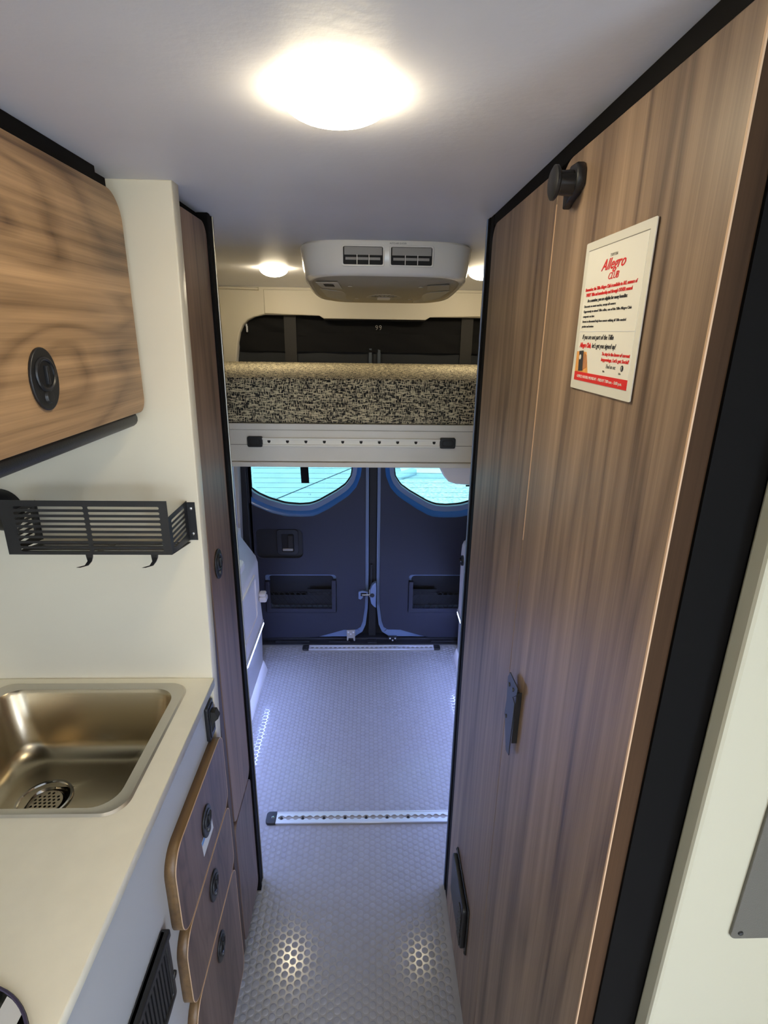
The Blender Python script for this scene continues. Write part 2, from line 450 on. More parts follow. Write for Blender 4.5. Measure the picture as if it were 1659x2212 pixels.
# black rear pillars and the sill
for nm, xa, xb in (('trim_6', -0.92, -0.618), ('trim_7', 0.668, 0.95)):
    struct(nm, box(xa, xb, 2.662, 2.72, 0.0, 1.75, bev=0.004), M['door_dark'])
bm = bmesh.new()
addbox(bm, -0.62, 0.67, 2.655, 2.70, -0.02, 0.006, bev=0.003)
addbox(bm, -0.62, 0.67, 2.700, 2.76, -0.03, 0.018, bev=0.004)
addbox(bm, 0.000, 0.05, 2.66, 2.70, 0.006, 0.014, bev=0.002)
for a, b in ((-0.52, -0.33), (0.36, 0.53), (-0.22, -0.10)): addbox(bm, a, b, 2.672, 2.68, 0.006, 0.014, bev=0.001)
struct('trim_8', tomesh(bm), M['door_dark'])
struct('trim_9', box(-0.35, 0.40, 2.700, 2.74, 1.70, 1.80), M['black'])

# ------------------------------------------------------------------ rear doors
LG = [(-0.615, 0.895), (-0.606, 0.884), (-0.578, 0.864), (-0.526, 0.839), (-0.437, 0.811), (-0.359, 0.805), (-0.302, 0.81), (-0.263, 0.825), (-0.166, 0.882), (-0.117, 0.918), (-0.09, 0.958), (-0.082, 0.998)]
LO = [(-0.640, 0.845), (-0.603, 0.815), (-0.503, 0.77), (-0.429, 0.752), (-0.336, 0.75), (-0.277, 0.756), (-0.202, 0.797), (-0.105, 0.863), (-0.062, 0.910), (-0.038, 0.97), (-0.031, 1.016)]
def resample(pts, n):
    L_ = [0]
    for a, b in zip(pts, pts[1:]): L_.append(L_[-1] + math.dist(a, b))
    out = []
    for k in range(n):
        t = L_[-1] * k / (n - 1); i = max(j for j in range(len(L_)) if L_[j] <= t + 1e-9); i = min(i, len(pts) - 2)
        s = (t - L_[i]) / max(L_[i + 1] - L_[i], 1e-9)
        out.append((pts[i][0] + (pts[i + 1][0] - pts[i][0]) * s, pts[i][1] + (pts[i + 1][1] - pts[i][1]) * s))
    return out
TOPZ = 1.50
def door_ring(gl, ol):
    gi = resample(gl + [(-0.082, TOPZ - .10), (-0.14, TOPZ - .05), (-0.56, TOPZ - .05), (-0.615, TOPZ - .10)], 60)
    oi = resample(ol + [(-0.031, TOPZ - .05), (-0.10, TOPZ), (-0.60, TOPZ), (-0.640, TOPZ - .05)], 60)
    return gi, oi
mx_ = lambda pts, s: [((x if s < 0 else 0.05 - x), z) for x, z in pts]
def rear_door(n, s):
    """s = -1 left leaf, +1 right leaf (mirrored about the gap at x 0.025)"""
    gi, oi = door_ring(LG, LO)
    slab = [(-0.70, 0.022), (-0.24, 0.022), (-0.064, 0.030), (-0.030, 0.055), (-0.012, 0.10), (-0.001, 0.20), (0.003, 0.30), (0.003, 1.74), (-0.70, 1.74)]
    pk = (-0.562, -0.173, 0.190, 0.420)
    gi_m = mx_(gi, s)
    d = struct('door_%d' % n, plate([mx_(slab, s), gi_m, mx_(rrect(-0.545, -0.19, 0.205, 0.405, 0.02), s)], 'Y', 2.706, 2.75, bev=0.003), M['van_steel'])
    trim = [(-0.615, 0.030), (-0.29, 0.032), (-0.205, 0.058), (-0.135, 0.080), (-0.062, 0.082), (-0.040, 0.098), (-0.028, 0.135), (-0.017, 0.22), (-0.014, 0.30), (-0.014, 1.72), (-0.615, 1.72)]
    hole = rrect(pk[0], pk[1], pk[2], pk[3], 0.018)
    outs = [mx_(trim, s), mx_(oi, s), mx_(hole, s)]
    if s < 0: outs.append(rrect(-0.596, -0.349, 0.520, 0.683, 0.03))
    link('trim_panel', plate(outs, 'Y', 2.682, 2.706, bev=0.003), M['door_trim'], d)
    # sloping window surround from the trim to the glass
    bm = bmesh.new()
    g2, o2 = mx_(gi, s), mx_(oi, s)
    mid = [((a[0] * .35 + b[0] * .65), (a[1] * .35 + b[1] * .65)) for a, b in zip(g2, o2)]
    loft(bm, [[(x, 2.688, z) for x, z in o2], [(x, 2.694, z) for x, z in mid], [(x, 2.742, z) for x, z in g2]], False, False)
    link('window_surround', tomesh(bm), M['sky_blue_trim'], d, smooth=True)
    bm = bmesh.new(); tube(bm, [(x, 2.743, z) for x, z in g2], 0.006, 8, True)
    link('window_gasket', tomesh(bm), M['rubber'], d, smooth=True)
    w = link('pane', plate([g2], 'Y', 2.746, 2.750), M['glass'], d)
    if s < 0:
        for k in range(12):
            z = 0.84 + k * 0.0262
            xs = [-0.60 + max(0, (0.90 - z)) * 1.6, -0.09 - max(0, (0.93 - z)) * 1.7]
            if z > 0.99: xs = [-0.60, -0.085]
            link('defroster_wire', box(xs[0], xs[1], 2.7445, 2.7455, z, z + 0.0012), M['defrost'], w)
        link('lettering', text('12', 0.010, lambda u, v, q: (-0.31 + u, 2.744 + q, 0.857 + v), sx=1.6), M['ink_grey'], w)
    else:
        for k in range(9):
            z = 0.845 + k * 0.0262
            link('defroster_wire', box(0.14 + max(0, (0.93 - z)) * 1.7, 0.62, 2.7445, 2.7455, z, z + 0.0010), M['defrost'], w)
    # storage pocket: recessed box, U frame, net
    bm = bmesh.new(); x0, x1, z0, z1 = pk
    xs = mx_([(x0, 0), (x1, 0)], s); xa, xb = sorted((xs[0][0], xs[1][0]))
    addbox(bm, xa - .004, xb + .004, 2.790, 2.796, z0 - .004, z1 + .004)
    addbox(bm, xa - .006, xa, 2.700, 2.794, z0 - .004, z1 + .004); addbox(bm, xb, xb + .006, 2.700, 2.794, z0 - .004, z1 + .004)
    addbox(bm, xa, xb, 2.700, 2.794, z1, z1 + .006); addbox(bm, xa, xb, 2.700, 2.794, z0 - .006, z0)
    addbox(bm, xa + .01, xb - .01, 2.750, 2.792, z0, z0 + .075)
    p = link('pocket', tomesh(bm), M['door_dark'], d)
    t = 0.026
    U = [(xa + .002, z0 + .002), (xb - .002, z0 + .002), (xb - .002, z1 - .032), (xb - t, z1 - .032), (xb - t, z0 + t), (xa + t, z0 + t), (xa + t, z1 - .040), (xa + .002, z1 - .040)]
    link('pocket_frame', plate([U], 'Y', 2.676, 2.704, bev=0.004), M['door_trim'], p)
    bm = bmesh.new(); st = 0.030; zt = z0 + 0.105
    nx = int((xb - xa) / st) + 4
    for k in range(-4, nx):
        for dr in (1, -1):
            pts = []
            for q in range(9):
                f = q / 8; x = xa + k * st + dr * f * 0.085 + (0.085 if dr < 0 else 0); z = z0 + 0.02 + f * (zt - z0)
                if xa + t * .8 < x < xb - t * .8: pts.append((x, 2.688 + 0.012 * math.sin(f * PI), z))
            if len(pts) > 1: tube(bm, pts, 0.0011, 4)
    tube(bm, [(xa + t * .8, 2.690, z0 + 0.125), (0.5 * (xa + xb), 2.700, z0 + 0.115), (xb - t * .8, 2.690, z0 + 0.125)], 0.0016, 5)
    q = link('pocket_net', tomesh(bm), M['net_light'], p); q['kind'] = 'stuff'
    return d
d1 = rear_door(1, -1); d2 = rear_door(2, 1)
# recessed grip and inside release on the left leaf
gp = link('grip_recess', merge([plate([rrect(-0.600, -0.345, 0.516, 0.687, 0.03)], 'Y', 2.699, 2.705),
     plate([rrect(-0.487, -0.372, 0.535, 0.680, 0.02), rrect(-0.461, -0.397, 0.553, 0.654, 0.008)], 'Y', 2.688, 2.700, bev=0.003)]), M['door_dark'], d1)
link('release_lever', box(-0.427, -0.400, 2.684, 2.695, 0.573, 0.648, bev=0.004), M['webbing'], gp)
link('release_slot', box(-0.461, -0.397, 2.6975, 2.6990, 0.553, 0.654), M['hole'], gp)
link('lock_tab', box(-0.457, -0.402, 2.690, 2.698, 0.556, 0.570, bev=0.002), M['ac_vent'], gp)
struct('added_gap_block', boxes([(-0.34, 0.39, 2.752, 2.758, -0.03, 0.30), (-0.03, 0.08, 2.752, 2.758, 0.30, 1.80)]), M['rubber'])  # black backing added behind the door leaves to block daylight through the gaps
# gap seal, latch and striker furniture
struct('trim_10', box(0.0045, 0.0455, 2.72, 2.745, 0.02, 1.74, bev=0.003), M['rubber'])
struct('trim_11', box(0.012, 0.024, 2.708, 2.722, 0.32, 0.47, bev=0.003), M['door_dark'])
lt = link('latch', plate([[(-0.052, 0.282), (-0.052, 0.325), (-0.030, 0.330), (0.000, 0.322), (0.000, 0.302), (-0.025, 0.300), (-0.030, 0.286), (-0.040, 0.278)]], 'Y', 2.668, 2.690, bev=0.002), M['van_steel'], d1)
link('latch_tongue', boxes([(-0.033, 0.012, 2.660, 2.670, 0.305, 0.313)], 0.002), M['chrome'], lt)
link('latch_slot', box(-0.040, -0.008, 2.664, 2.669, 0.300, 0.320, bev=0.002), M['hole'], lt)
st_ = link('striker_housing', plate([[(0.012, 0.28), (0.008, 0.33), (0.022, 0.362), (0.036, 0.375), (0.045, 0.375), (0.045, 0.225), (0.034, 0.23), (0.018, 0.25)]], 'Y', 2.672, 2.706, bev=0.004), M['van_steel'], d2)
bm = bmesh.new(); lathe(bm, [(0, -0.004), (0.011, -0.004), (0.012, 0)], (0.024, 2.672, 0.302), 'Y', 20); link('striker_button', tomesh(bm), M['door_dark'], st_)
link('striker_plate', box(0.006, 0.009, 2.664, 2.690, 0.295, 0.342), M['chrome'], st_)
def hinge_catch(d, x0, x1, z1, mat):
    h = link('floor_catch', plate([[(x0, 0.012), (x0, z1), (x1, z1), (x1, 0.012), (x1 - .007, 0.012), (x1 - .010, 0.030), (x0 + .010, 0.030), (x0 + .007, 0.012)]], 'Y', 2.678, 2.690, bev=0.001), mat, d)
    bm = bmesh.new()
    for x, z in ((x0 + .009, z1 - .012), (x1 - .009, z1 - .012), (0.5 * (x0 + x1), z1 - .024)): lathe(bm, [(0, -0.003), (0.004, -0.002), (0.005, 0)], (x, 2.678, z), 'Y', 12)
    link('rivet', tomesh(bm), M['alu'], h)
hinge_catch(d1, -0.118, -0.072, 0.080, M['ac_vent'])
hinge_catch(d2, 0.118, 0.165, 0.040, M['door_dark'])
for x, z in ((0.118, 0.073), (0.168, 0.050), (0.118, 0.048)):
    bm = bmesh.new(); lathe(bm, [(0, -0.003), (0.006, -0.002), (0.007, 0)], (x, 2.704, z), 'Y', 12); link('rivet', tomesh(bm), M['alu'], d2)
link('sill_patch', plate([mx_([(-0.29, 0.030), (-0.205, 0.056), (-0.135, 0.076), (-0.062, 0.078), (-0.045, 0.06), (-0.07, 0.03)], -1)], 'Y', 2.698, 2.706), M['van_steel'], d1)
link('sill_patch', plate([mx_([(-0.29, 0.030), (-0.205, 0.056), (-0.135, 0.076), (-0.062, 0.078), (-0.045, 0.06), (-0.07, 0.03)], 1)], 'Y', 2.698, 2.706), M['van_steel'], d2)

# ------------------------------------------------------------------ galley partition and near jamb (setting)
struct('wall_galley', plate([[(XL, 0.0), (XL, 1.9), (-0.3195, 1.9), (-0.323, 1.666), (-0.3255, 1.40), (-0.331, 1.05), (-0.345, 0.56), (-0.352, 0.0)]], 'Y', 1.0, 1.034, bev=0.002), M['white'])
wb = struct('wall_bathroom', box(0.314, XR - .001, 0.383, 0.405, 0.0, 1.9, bev=0.004), pm('white_wall_board', (188, 185, 164), 0.4))
link('black_reveal', box(0.2665, 0.314, 0.404, 0.420, 0.0, 1.9), M['black'], wb)

# ------------------------------------------------------------------ round door/drawer latch
def latch(parent, x, y, z, s=1.0, face=1, lean=0.0):
    """oval flush latch: rim plate, raised ring, dark finger hole, thumb tongue"""
    l = bpy.data.objects.new('latch', plate([circ(0, 0, 0.032 * s, 32, 0.9, 1.18)], 'X', 0.0, 0.004 * face, bev=0.0012))
    l.data.materials.append(M['plastic']); COL.objects.link(l); l.parent = parent; l.location = Vector((x, y, z)) - wloc(parent); WL[l.name] = Vector((0, 0, 0))
    def sub(n, me, m):
        o = bpy.data.objects.new(n, me); me.materials.append(m); COL.objects.link(o); o.parent = l
        me.polygons.foreach_set('use_smooth', [True] * len(me.polygons)); me.set_sharp_from_angle(angle=0.6)
        return o
    bm = bmesh.new(); tube(bm, [(0.0045 * face, 0.0185 * s * math.cos(a), 0.006 * s + 0.0185 * s * math.sin(a)) for a in [2 * PI * k / 28 for k in range(28)]], 0.0026 * s, 8, True)
    sub('latch_ring', tomesh(bm), M['plastic'])
    bm = bmesh.new(); lathe(bm, [(0, 0.0044 * face), (0.0165 * s, 0.0044 * face)], (0, 0, 0.006 * s), 'X', 24); sub('finger_hole', tomesh(bm), M['hole'])
    bm = bmesh.new(); lathe(bm, [(0, 0.0075 * face), (0.007 * s, 0.0070 * face), (0.0085 * s, 0.004 * face)], (0, 0, -0.021 * s), 'X', 20); sub('latch_button', tomesh(bm), M['plastic'])
    addbox(bm := bmesh.new(), 0.004 * min(0, face), 0.0085 if face > 0 else 0, -0.0022 * s, 0.0022 * s, -0.006 * s, 0.016 * s, bev=0.0008); sub('latch_tongue', tomesh(bm), M['plastic'])
    return l

# ------------------------------------------------------------------ overhead cabinet (left, top)
oc = thing('overhead_cabinet', 'walnut overhead cabinet at upper left with rounded door and oval black latch', 'cabinet', (-0.66, 0.4, 1.51))
link('body', box(-0.90, -0.424, -0.25, 0.998, 1.535, 1.9), M['black'], oc)
link('door', plate([rrect(-0.22, 0.987, 1.533, 1.876, (0.045, 0.045, 0.022, 0.022), 8)], 'X', -0.420, -0.400, bev=0.0012), M['wood_cab'], oc)
dr_ = [c for c in oc.children if c.name.startswith('door')][0]
bm = bmesh.new(); rr = []
for y in (-0.25, 0.958):
    rr.append([(-0.44, y, 1.535)] + [(-0.418 + 0.014 * math.cos(a), y, 1.523 + 0.014 * math.sin(a)) for a in [math.radians(60 - 25 * k) for k in range(7)]] + [(-0.44, y, 1.509)])
loft(bm, rr); link('valance', tomesh(bm), M['metal_black'], oc, smooth=True)
link('ceiling_strip', box(-0.424, -0.408, -0.25, 0.93, 1.8765, 1.9, bev=0.001), M['black'], oc)
latch(dr_, -0.400, 0.690, 1.611, 1.0)

# ------------------------------------------------------------------ pantry (tall walnut cabinet left)
pa = thing('pantry_cabinet', 'tall narrow walnut pantry cabinet with oval latch beyond the white partition', 'cabinet', (-0.62, 1.16, 0.0))
link('body', boxes([(XL + .001, -0.356, 1.0345, 1.285, 0.0, 1.9)]), M['black'], pa)
up = link('door', plate([rrect(1.062, 1.243, 0.470, 1.880, 0.030, 6)], 'X', -0.355, -0.336, bev=0.0012), M['wood_pantry'], pa)
lwr = link('door', plate([rrect(1.062, 1.243, 0.040, 0.463, 0.030, 6)], 'X', -0.355, -0.336, bev=0.0012), M['wood_draw'], pa)
link('side_reveal', box(-0.356, -0.338, 1.0345, 1.0605, 0.03, 1.9), M['brown'], pa)
latch(up, -0.336, 1.118, 1.176, 0.92)
link('corner_post', boxes([(-0.356, -0.331, 1.246, 1.262, 0.0, 1.9), (-0.356, -0.334, 1.264, 1.285, 0.0, 1.9)], 0.002), M['black'], pa)
link('metal_edge', box(-0.350, -0.332, 1.2855, 1.2925, 0.0, 1.9, bev=0.001), steel('edge_steel', 2, (170, 165, 152), 0.3), pa)

# ------------------------------------------------------------------ galley base cabinet and drawers
gc = thing('base_cabinet', 'white galley base cabinet under the sink with three walnut drawers', 'cabinet', (-0.6, 0.4, 0.0))
link('front_panel', plate([rrect(-0.35, 0.9985, 0.0, 0.940)], 'X', -0.363, -0.345), M['cab_white'], gc)
link('carcass', boxes([(-0.90, -0.364, -0.35, -0.33, 0.0, 0.94), (-0.90, -0.364, -0.33, 0.998, 0.02, 0.04)]), M['cab_white'], gc)
dz = [(0.626, 0.822), (0.430, 0.620), (0.060, 0.424)]
for k, (z0, z1) in enumerate(dz):
    y0 = 0.686
    # body in edge-toned walnut with thin face veneer and pale arris
    d = link('drawer', plate([rrect(y0, 0.9985, z0, z1, (0.030, 0.045, 0.045, 0.030), 8)], 'X', -0.3449, -0.3262), M['edge'], gc)
    link('drawer_face', plate([rrect(y0 + .0012, 0.9973, z0 + .0012, z1 - .0012, (0.029, 0.044, 0.044, 0.029), 8)], 'X', -0.3262, -0.3250), M['wood_draw'], d)
    link('edge_line', plate([rrect(y0, 0.9985, z0, z1, (0.030, 0.045, 0.045, 0.030), 8), rrect(y0 + .0012, 0.9973, z0 + .0012, z1 - .0012, (0.029, 0.044, 0.044, 0.029), 8)], 'X', -0.3262, -0.3247), M['edge_light'], d)
    latch(d, -0.325, 0.848, (0.730, 0.552, 0.366)[k], 0.92)
    if k == 0:
        st = link('sticker', plate([[(0.878, 0.712), (0.883, 0.672), (0.816, 0.672), (0.812, 0.712)]], 'X', -0.3249, -0.3245), M['label'], d)
        st['label'] = 'small white and blue sticker'
        link('sticker_band', plate([[(0.878, 0.712), (0.879, 0.702), (0.813, 0.702), (0.812, 0.712)]], 'X', -0.3245, -0.3243), M['blue_ink'], d)
bm = bmesh.new()
for k in range(3): addbox(bm, -0.345, -0.3445, 0.9985, 0.999, 0.3, 0.31)
bm.free()
# black ventilation panel near the camera
vp = thing('vent_grille', 'black ribbed vent grille on white galley front at bottom left', 'vent', (-0.345, 0.5, 0.55))
link('frame', plate([rrect(0.36, 0.652, 0.553, 0.716, 0.008), rrect(0.372, 0.640, 0.566, 0.700, 0.004)], 'X', -0.3448, -0.335, bev=0.002), M['plastic'], vp)
link('top_lip', box(-0.345, -0.329, 0.36, 0.650, 0.700, 0.716, bev=0.003), M['plastic'], vp)
link('backing', box(-0.3449, -0.3440, 0.366, 0.646, 0.563, 0.706), M['hole'], vp)
for k in range(24):
    y = 0.376 + k * 0.0112
    link('slat', box(-0.3440, -0.3375, y, y + 0.0065, 0.566, 0.700), M['plastic'], vp)
bm = bmesh.new(); lathe(bm, [(0, 0.005), (0.006, 0.004), (0.007, 0)], (-0.337, 0.651, 0.600), 'X', 12); link('knob', tomesh(bm), M['plastic'], vp)

# rocker switch
sw = thing('rocker_switch', 'black rocker switch on white cabinet front below counter corner', 'switch', (-0.345, 0.99, 0.865))
link('bezel', plate([rrect(0.956, 0.997, 0.827, 0.915, 0.006)], 'X', -0.345, -0.337, bev=0.002), M['plastic'], sw)
link('bezel_inner', plate([rrect(0.961, 0.992, 0.834, 0.908, 0.004), rrect(0.966, 0.987, 0.846, 0.897, 0.002)], 'X', -0.337, -0.3345, bev=0.001), M['plastic'], sw)
bm = bmesh.new(); loft(bm, [[(-0.337, y, 0.847), (-0.335, y, 0.847), (-0.332, y, 0.868), (-0.320, y, 0.880), (-0.326, y, 0.896), (-0.337, y, 0.896)] for y in (0.968, 0.986)]); link('rocker', tomesh(bm), M['webbing'], sw)

# ------------------------------------------------------------------ countertop
ct = link('countertop', plate([rrect(-0.35, 0.9995, XL + 0.001, -0.330), rrect(0.664, 0.962, -0.752, -0.390, 0.05)], 'Z', 0.941, 0.961, bev=0.0015), M['counter'], at=(-0.6, 0.4, 0.941))
# (plate was drawn as (y, x); swap to the right axes)
for v in ct.data.vertices:
    wx, wy = v.co.x - 0.6, v.co.y + 0.4
    v.co.x, v.co.y = wy + 0.6, wx - 0.4
ct.data.flip_normals()
tag(ct, 'cream white laminate countertop around the steel sink', 'countertop')

# ------------------------------------------------------------------ sink
sk = thing('sink', 'square stainless steel sink set in the cream countertop', 'sink', (-0.575, 0.81, 0.80))
def rr3(x0, x1, y0, y1, r, z, n=8): return [(x, y, z) for x, y in rrect(x0, x1, y0, y1, r, n)]
X0, X1, Y0, Y1 = -0.768, -0.374, 0.648, 0.980
bm = bmesh.new()
loft(bm, [rr3(X0, X1, Y0, Y1, 0.036, 0.9612), rr3(X0 + .003, X1 - .003, Y0 + .003, Y1 - .003, 0.035, 0.9648), rr3(X0 + .012, X1 - .012, Y0 + .009, Y1 - .012, 0.036, 0.9650),
          rr3(X0 + .022, X1 - .022, Y0 + .016, Y1 - .020, 0.040, 0.9625)], False, False)
link('rim', tomesh(bm), M['steel_rim'], sk, smooth=True)
bm = bmesh.new(); rings = [rr3(X0 + .022, X1 - .022, Y0 + .016, Y1 - .020, 0.040, 0.9625), rr3(X0 + .026, X1 - .026, Y0 + .020, Y1 - .024, 0.042, 0.955)]
rings.append(rr3(X0 + .040, X1 - .034, Y0 + .030, Y1 - .034, 0.055, 0.850))
for k in range(1, 6):
    a = k / 5 * PI / 2; i = 0.040 * (1 - math.cos(a)); rings.append(rr3(X0 + .042 + i, X1 - .036 - i, Y0 + .032 + i, Y1 - .036 - i, 0.055 + 0.01 * k / 5, 0.850 - 0.034 * math.sin(a)))
cx, cy = -0.617, 0.822
last = rings[-1]
for f in (0.66, 0.40):
    rings.append([(cx + (x - cx) * f, cy + (y - cy) * f, 0.816 - 0.004 * (1 - f)) for x, y, z in last])
rings.append([(cx + 0.047 * math.cos(math.atan2(y - cy, x - cx)), cy + 0.047 * math.sin(math.atan2(y - cy, x - cx)), 0.8125) for x, y, z in last])
loft(bm, rings, False, False); link('bowl', tomesh(bm), M['steel'], sk, smooth=True)
sd = bmesh.new(); lathe(sd, [(0.050, 0.0020), (0.049, 0.0045), (0.045, 0.0045), (0.041, 0.0), (0.036, -0.012), (0.033, -0.014)], (cx, cy, 0.812), 'Z', 40)
dn_ = link('drain', tomesh(sd), M['chrome'], sk, smooth=True)
holes = [circ(0, 0, 0.0305, 32)]
for i in range(-3, 4):
    for j in range(-3, 4):
        u = i * 0.0088 + (0.0044 if j % 2 else 0); v = j * 0.0078
        if math.hypot(u, v) < 0.026: holes.append(circ(u, v, 0.0028, 10))
me = plate(holes, 'Z', 0.0, 0.0015); me.transform(Matrix.Translation((cx, cy, 0.806)))
link('strainer', me, pm('strainer_steel', (206, 196, 172), 0.4, 0.5), dn_)
bm = bmesh.new(); lathe(bm, [(0, -0.03), (0.034, -0.03), (0.034, -0.012)], (cx, cy, 0.812), 'Z', 24); link('drain_cup', tomesh(bm), M['hole'], dn_)

# round black glass disc, bottom left
dc = thing('glass_disc', 'round black glass lid with white paper label at bottom left corner of counter', 'lid', (-0.443, 0.318, 0.962))
bm = bmesh.new(); lathe(bm, [(0, 0), (0.103, 0), (0.107, 0.002), (0.107, 0.004), (0.104, 0.0055), (0, 0.0055)], (-0.443, 0.318, 0.9612), 'Z', 64)
link('disc', tomesh(bm), pm('black_glass', (14, 14, 14), 0.06, coat=1.0), dc, smooth=True)
bm = bmesh.new(); tube(bm, [(-0.443 + 0.1045 * math.cos(a), 0.318 + 0.1045 * math.sin(a), 0.9655) for a in [2 * PI * k / 64 for k in range(64)]], 0.0022, 6, True)
link('rim', tomesh(bm), pm('violet_rim', (70, 64, 92), 0.3), dc, smooth=True)
lab = [(-0.3975, 0.4095), (-0.390, 0.4060), (-0.383, 0.4015), (-0.377, 0.3970), (-0.3715, 0.3920), (-0.3725, 0.270), (-0.3995, 0.270)]
link('paper_label', plate([lab], 'Z', 0.9667, 0.9671), M['label'], dc)

# ------------------------------------------------------------------ wall basket (black perforated shelf)
bk = thing('wall_basket', 'black slotted metal spice basket with two hooks on the white partition', 'basket', (-0.485, 1.0, 1.28))
BX0, BX1, BY0, BY1, BZ0, BZ1 = -0.634, -0.349, 0.900, 0.9985, 1.290, 1.390
sl = []
for k in range(9):
    z = 1.296 + 0.0098 * k
    for a, b in ((BX0 + .022, -0.4925), (-0.4855, BX1 - .014)): sl.append(rrect(a, b, z, z + 0.0053, 0.0025, 3))
link('front', plate([rrect(BX0, BX1, BZ0, BZ1)] + sl, 'Y', BY0 - .0015, BY0), M['metal_black'], bk)
for nm_, x in (('side', BX0), ('side', BX1)):
    out = [(BY0, BZ0), (BY0, 1.360), (BY1, 1.360), (BY1, BZ0 - .010)]
    hs = []
    for k in range(6):
        a0, a1 = BY0 + .012, BY1 - .014
        zz = 1.2965 + 0.0098 * k
        hs.append(rrect(a0, a1, zz, zz + 0.0055, 0.0026, 3))
    link(nm_, plate([out] + hs, 'X', x - .0012, x), M['metal_black'], bk)
bs = []
for k in range(6):
    y = BY0 + 0.010 + 0.0145 * k
    for a, b in ((BX0 + .016, -0.494), (-0.484, BX1 - .012)): bs.append(rrect(a, b, y, y + 0.006, 0.0025, 3))
bm = plate([rrect(BX0, BX1, BY0, BY1)] + bs, 'Z', BZ0, BZ0 + .0012)
for v in bm.vertices: v.co.z += -0.016 * (v.co.y - BY0) / (BY1 - BY0)
link('bottom', bm, M['metal_black'], bk)
for x0, x1 in ((-0.351, -0.334), (BX0 - 0.013, BX0 + .001)):
    f = link('flange', plate([rrect(x0, x1, 1.280, 1.357)], 'Y', 0.9975, 0.9995), M['metal_black'], bk)
    for z in (1.294, 1.345):
        b2 = bmesh.new(); lathe(b2, [(0, -0.003), (0.003, -0.0025), (0.004, 0)], ((x0 + x1) / 2 + .001, 0.9975, z), 'Y', 12); link('screw', tomesh(b2), M['chrome'], f)
for hx in (-0.497, -0.382):
    b2 = bmesh.new()
    pr_ = [(hx, 0.902, 1.291), (hx - .001, 0.903, 1.283), (hx - .004, 0.907, 1.274), (hx - .008, 0.902, 1.268), (hx - .018, 0.892, 1.268)]
    wd = [0.013, 0.011, 0.007, 0.006, 0.006]; rr = []
    for (x, y, z), w in zip(pr_, wd): rr.append([(x - w / 2, y, z), (x + w / 2, y, z), (x + w / 2, y + .0018, z - .0012), (x - w / 2, y + .0018, z - .0012)])
    loft(b2, rr); link('hook', tomesh(b2), M['metal_black'], bk)
rf = thing('round_wall_fitting', 'round black dome wall fitting behind left end of the basket', 'fitting', (-0.704, 1.0, 1.345))
bm = bmesh.new(); lathe(bm, [(0, -0.026), (0.020, -0.025), (0.034, -0.018), (0.040, -0.008), (0.042, -0.0005)], (-0.700, 1.0, 1.340), 'Y', 40); link('dome', tomesh(bm), M['plastic'], rf, smooth=True)
bm = bmesh.new(); lathe(bm, [(0.016, -0.0275), (0.012, -0.0275), (0.012, -0.024)], (-0.700, 1.0, 1.340), 'Y', 24); link('inner_ring', tomesh(bm), M['metal_black'], rf, smooth=True)

# ------------------------------------------------------------------ wardrobe wall on the right
wd = thing('wardrobe', 'floor to ceiling walnut wardrobe with two tall doors along right side', 'cabinet', (0.6, 0.8, 0.0))
link('carcass', box(0.2665, XR - .001, 0.4205, 1.254, 0.0, 1.9), M['black'], wd)
near_d = link('door', plate([rrect(0.4095, 0.7985, 0.006, 1.878, (0.045, 0.004, 0.006, 0.006), 8)][:1], 'X', 0.2475, 0.2662, bev=0.0012), M['wood_wall'], wd)
far_d = link('door', plate([rrect(0.8000, 1.200, 0.006, 1.878, (0.035, 0.035, 0.01, 0.01), 8)], 'X', 0.2475, 0.2662, bev=0.0012), M['wood_wall'], wd)
link('door_edge', box(0.2482, 0.2662, 0.4070, 0.4094, 0.006, 1.874), M['edge_dark'], near_d)
link('arris_strip', box(0.2468, 0.2482, 0.4070, 0.4094, 0.006, 1.874), M['edge_light'], near_d)
link('arris_strip', box(0.2469, 0.2490, 0.7975, 0.8000, 1.36, 1.835), M['edge_light'], near_d)  # pale strip paints the lamp's highlight along the upper door edge
link('corner_post', boxes([(0.249, 0.2662, 1.2035, 1.236, 0.0, 1.9), (0.247, 0.2662, 1.238, 1.254, 0.0, 1.9)], 0.002), M['black'], wd)
link('metal_edge', box(0.2455, 0.258, 1.2545, 1.2615, 0.0, 1.9, bev=0.001), M['van_steel'], wd)
link('top_rail', box(0.250, 0.2664, 0.4205, 1.2035, 1.8795, 1.9, bev=0.001), M['black'], wd)
link('centre_stile', box(0.262, 0.2666, 0.74, 0.84, 1.80, 1.879), M['black'], wd)

# black door catch between the two doors at the top
kc = thing('door_catch', 'black barrel catch where the two wardrobe doors meet near the ceiling', 'catch', (0.245, 0.716, 1.82))
bm = bmesh.new(); lathe(bm, [(0, 0.0), (0.015, 0.0), (0.0185, 0.002), (0.0185, 0.005), (0.016, 0.007)], (0.2125, 0.716, 1.8405), 'X', 32); link('end_disc', tomesh(bm), M['plastic'], kc, smooth=True)
bm = bmesh.new(); lathe(bm, [(0.0125, 0.006), (0.0135, 0.020), (0.0135, 0.028)], (0.2125, 0.716, 1.8405), 'X', 24); link('barrel', tomesh(bm), pm('satin_black', (52, 52, 52), 0.25, 0.5), kc, smooth=True)
link('base', plate([[(0.698, 1.836), (0.699, 1.852), (0.706, 1.860), (0.728, 1.861), (0.742, 1.850), (0.744, 1.838), (0.742, 1.818), (0.728, 1.824), (0.710, 1.828)]], 'X', 0.2365, 0.2470, bev=0.002), M['plastic'], kc)

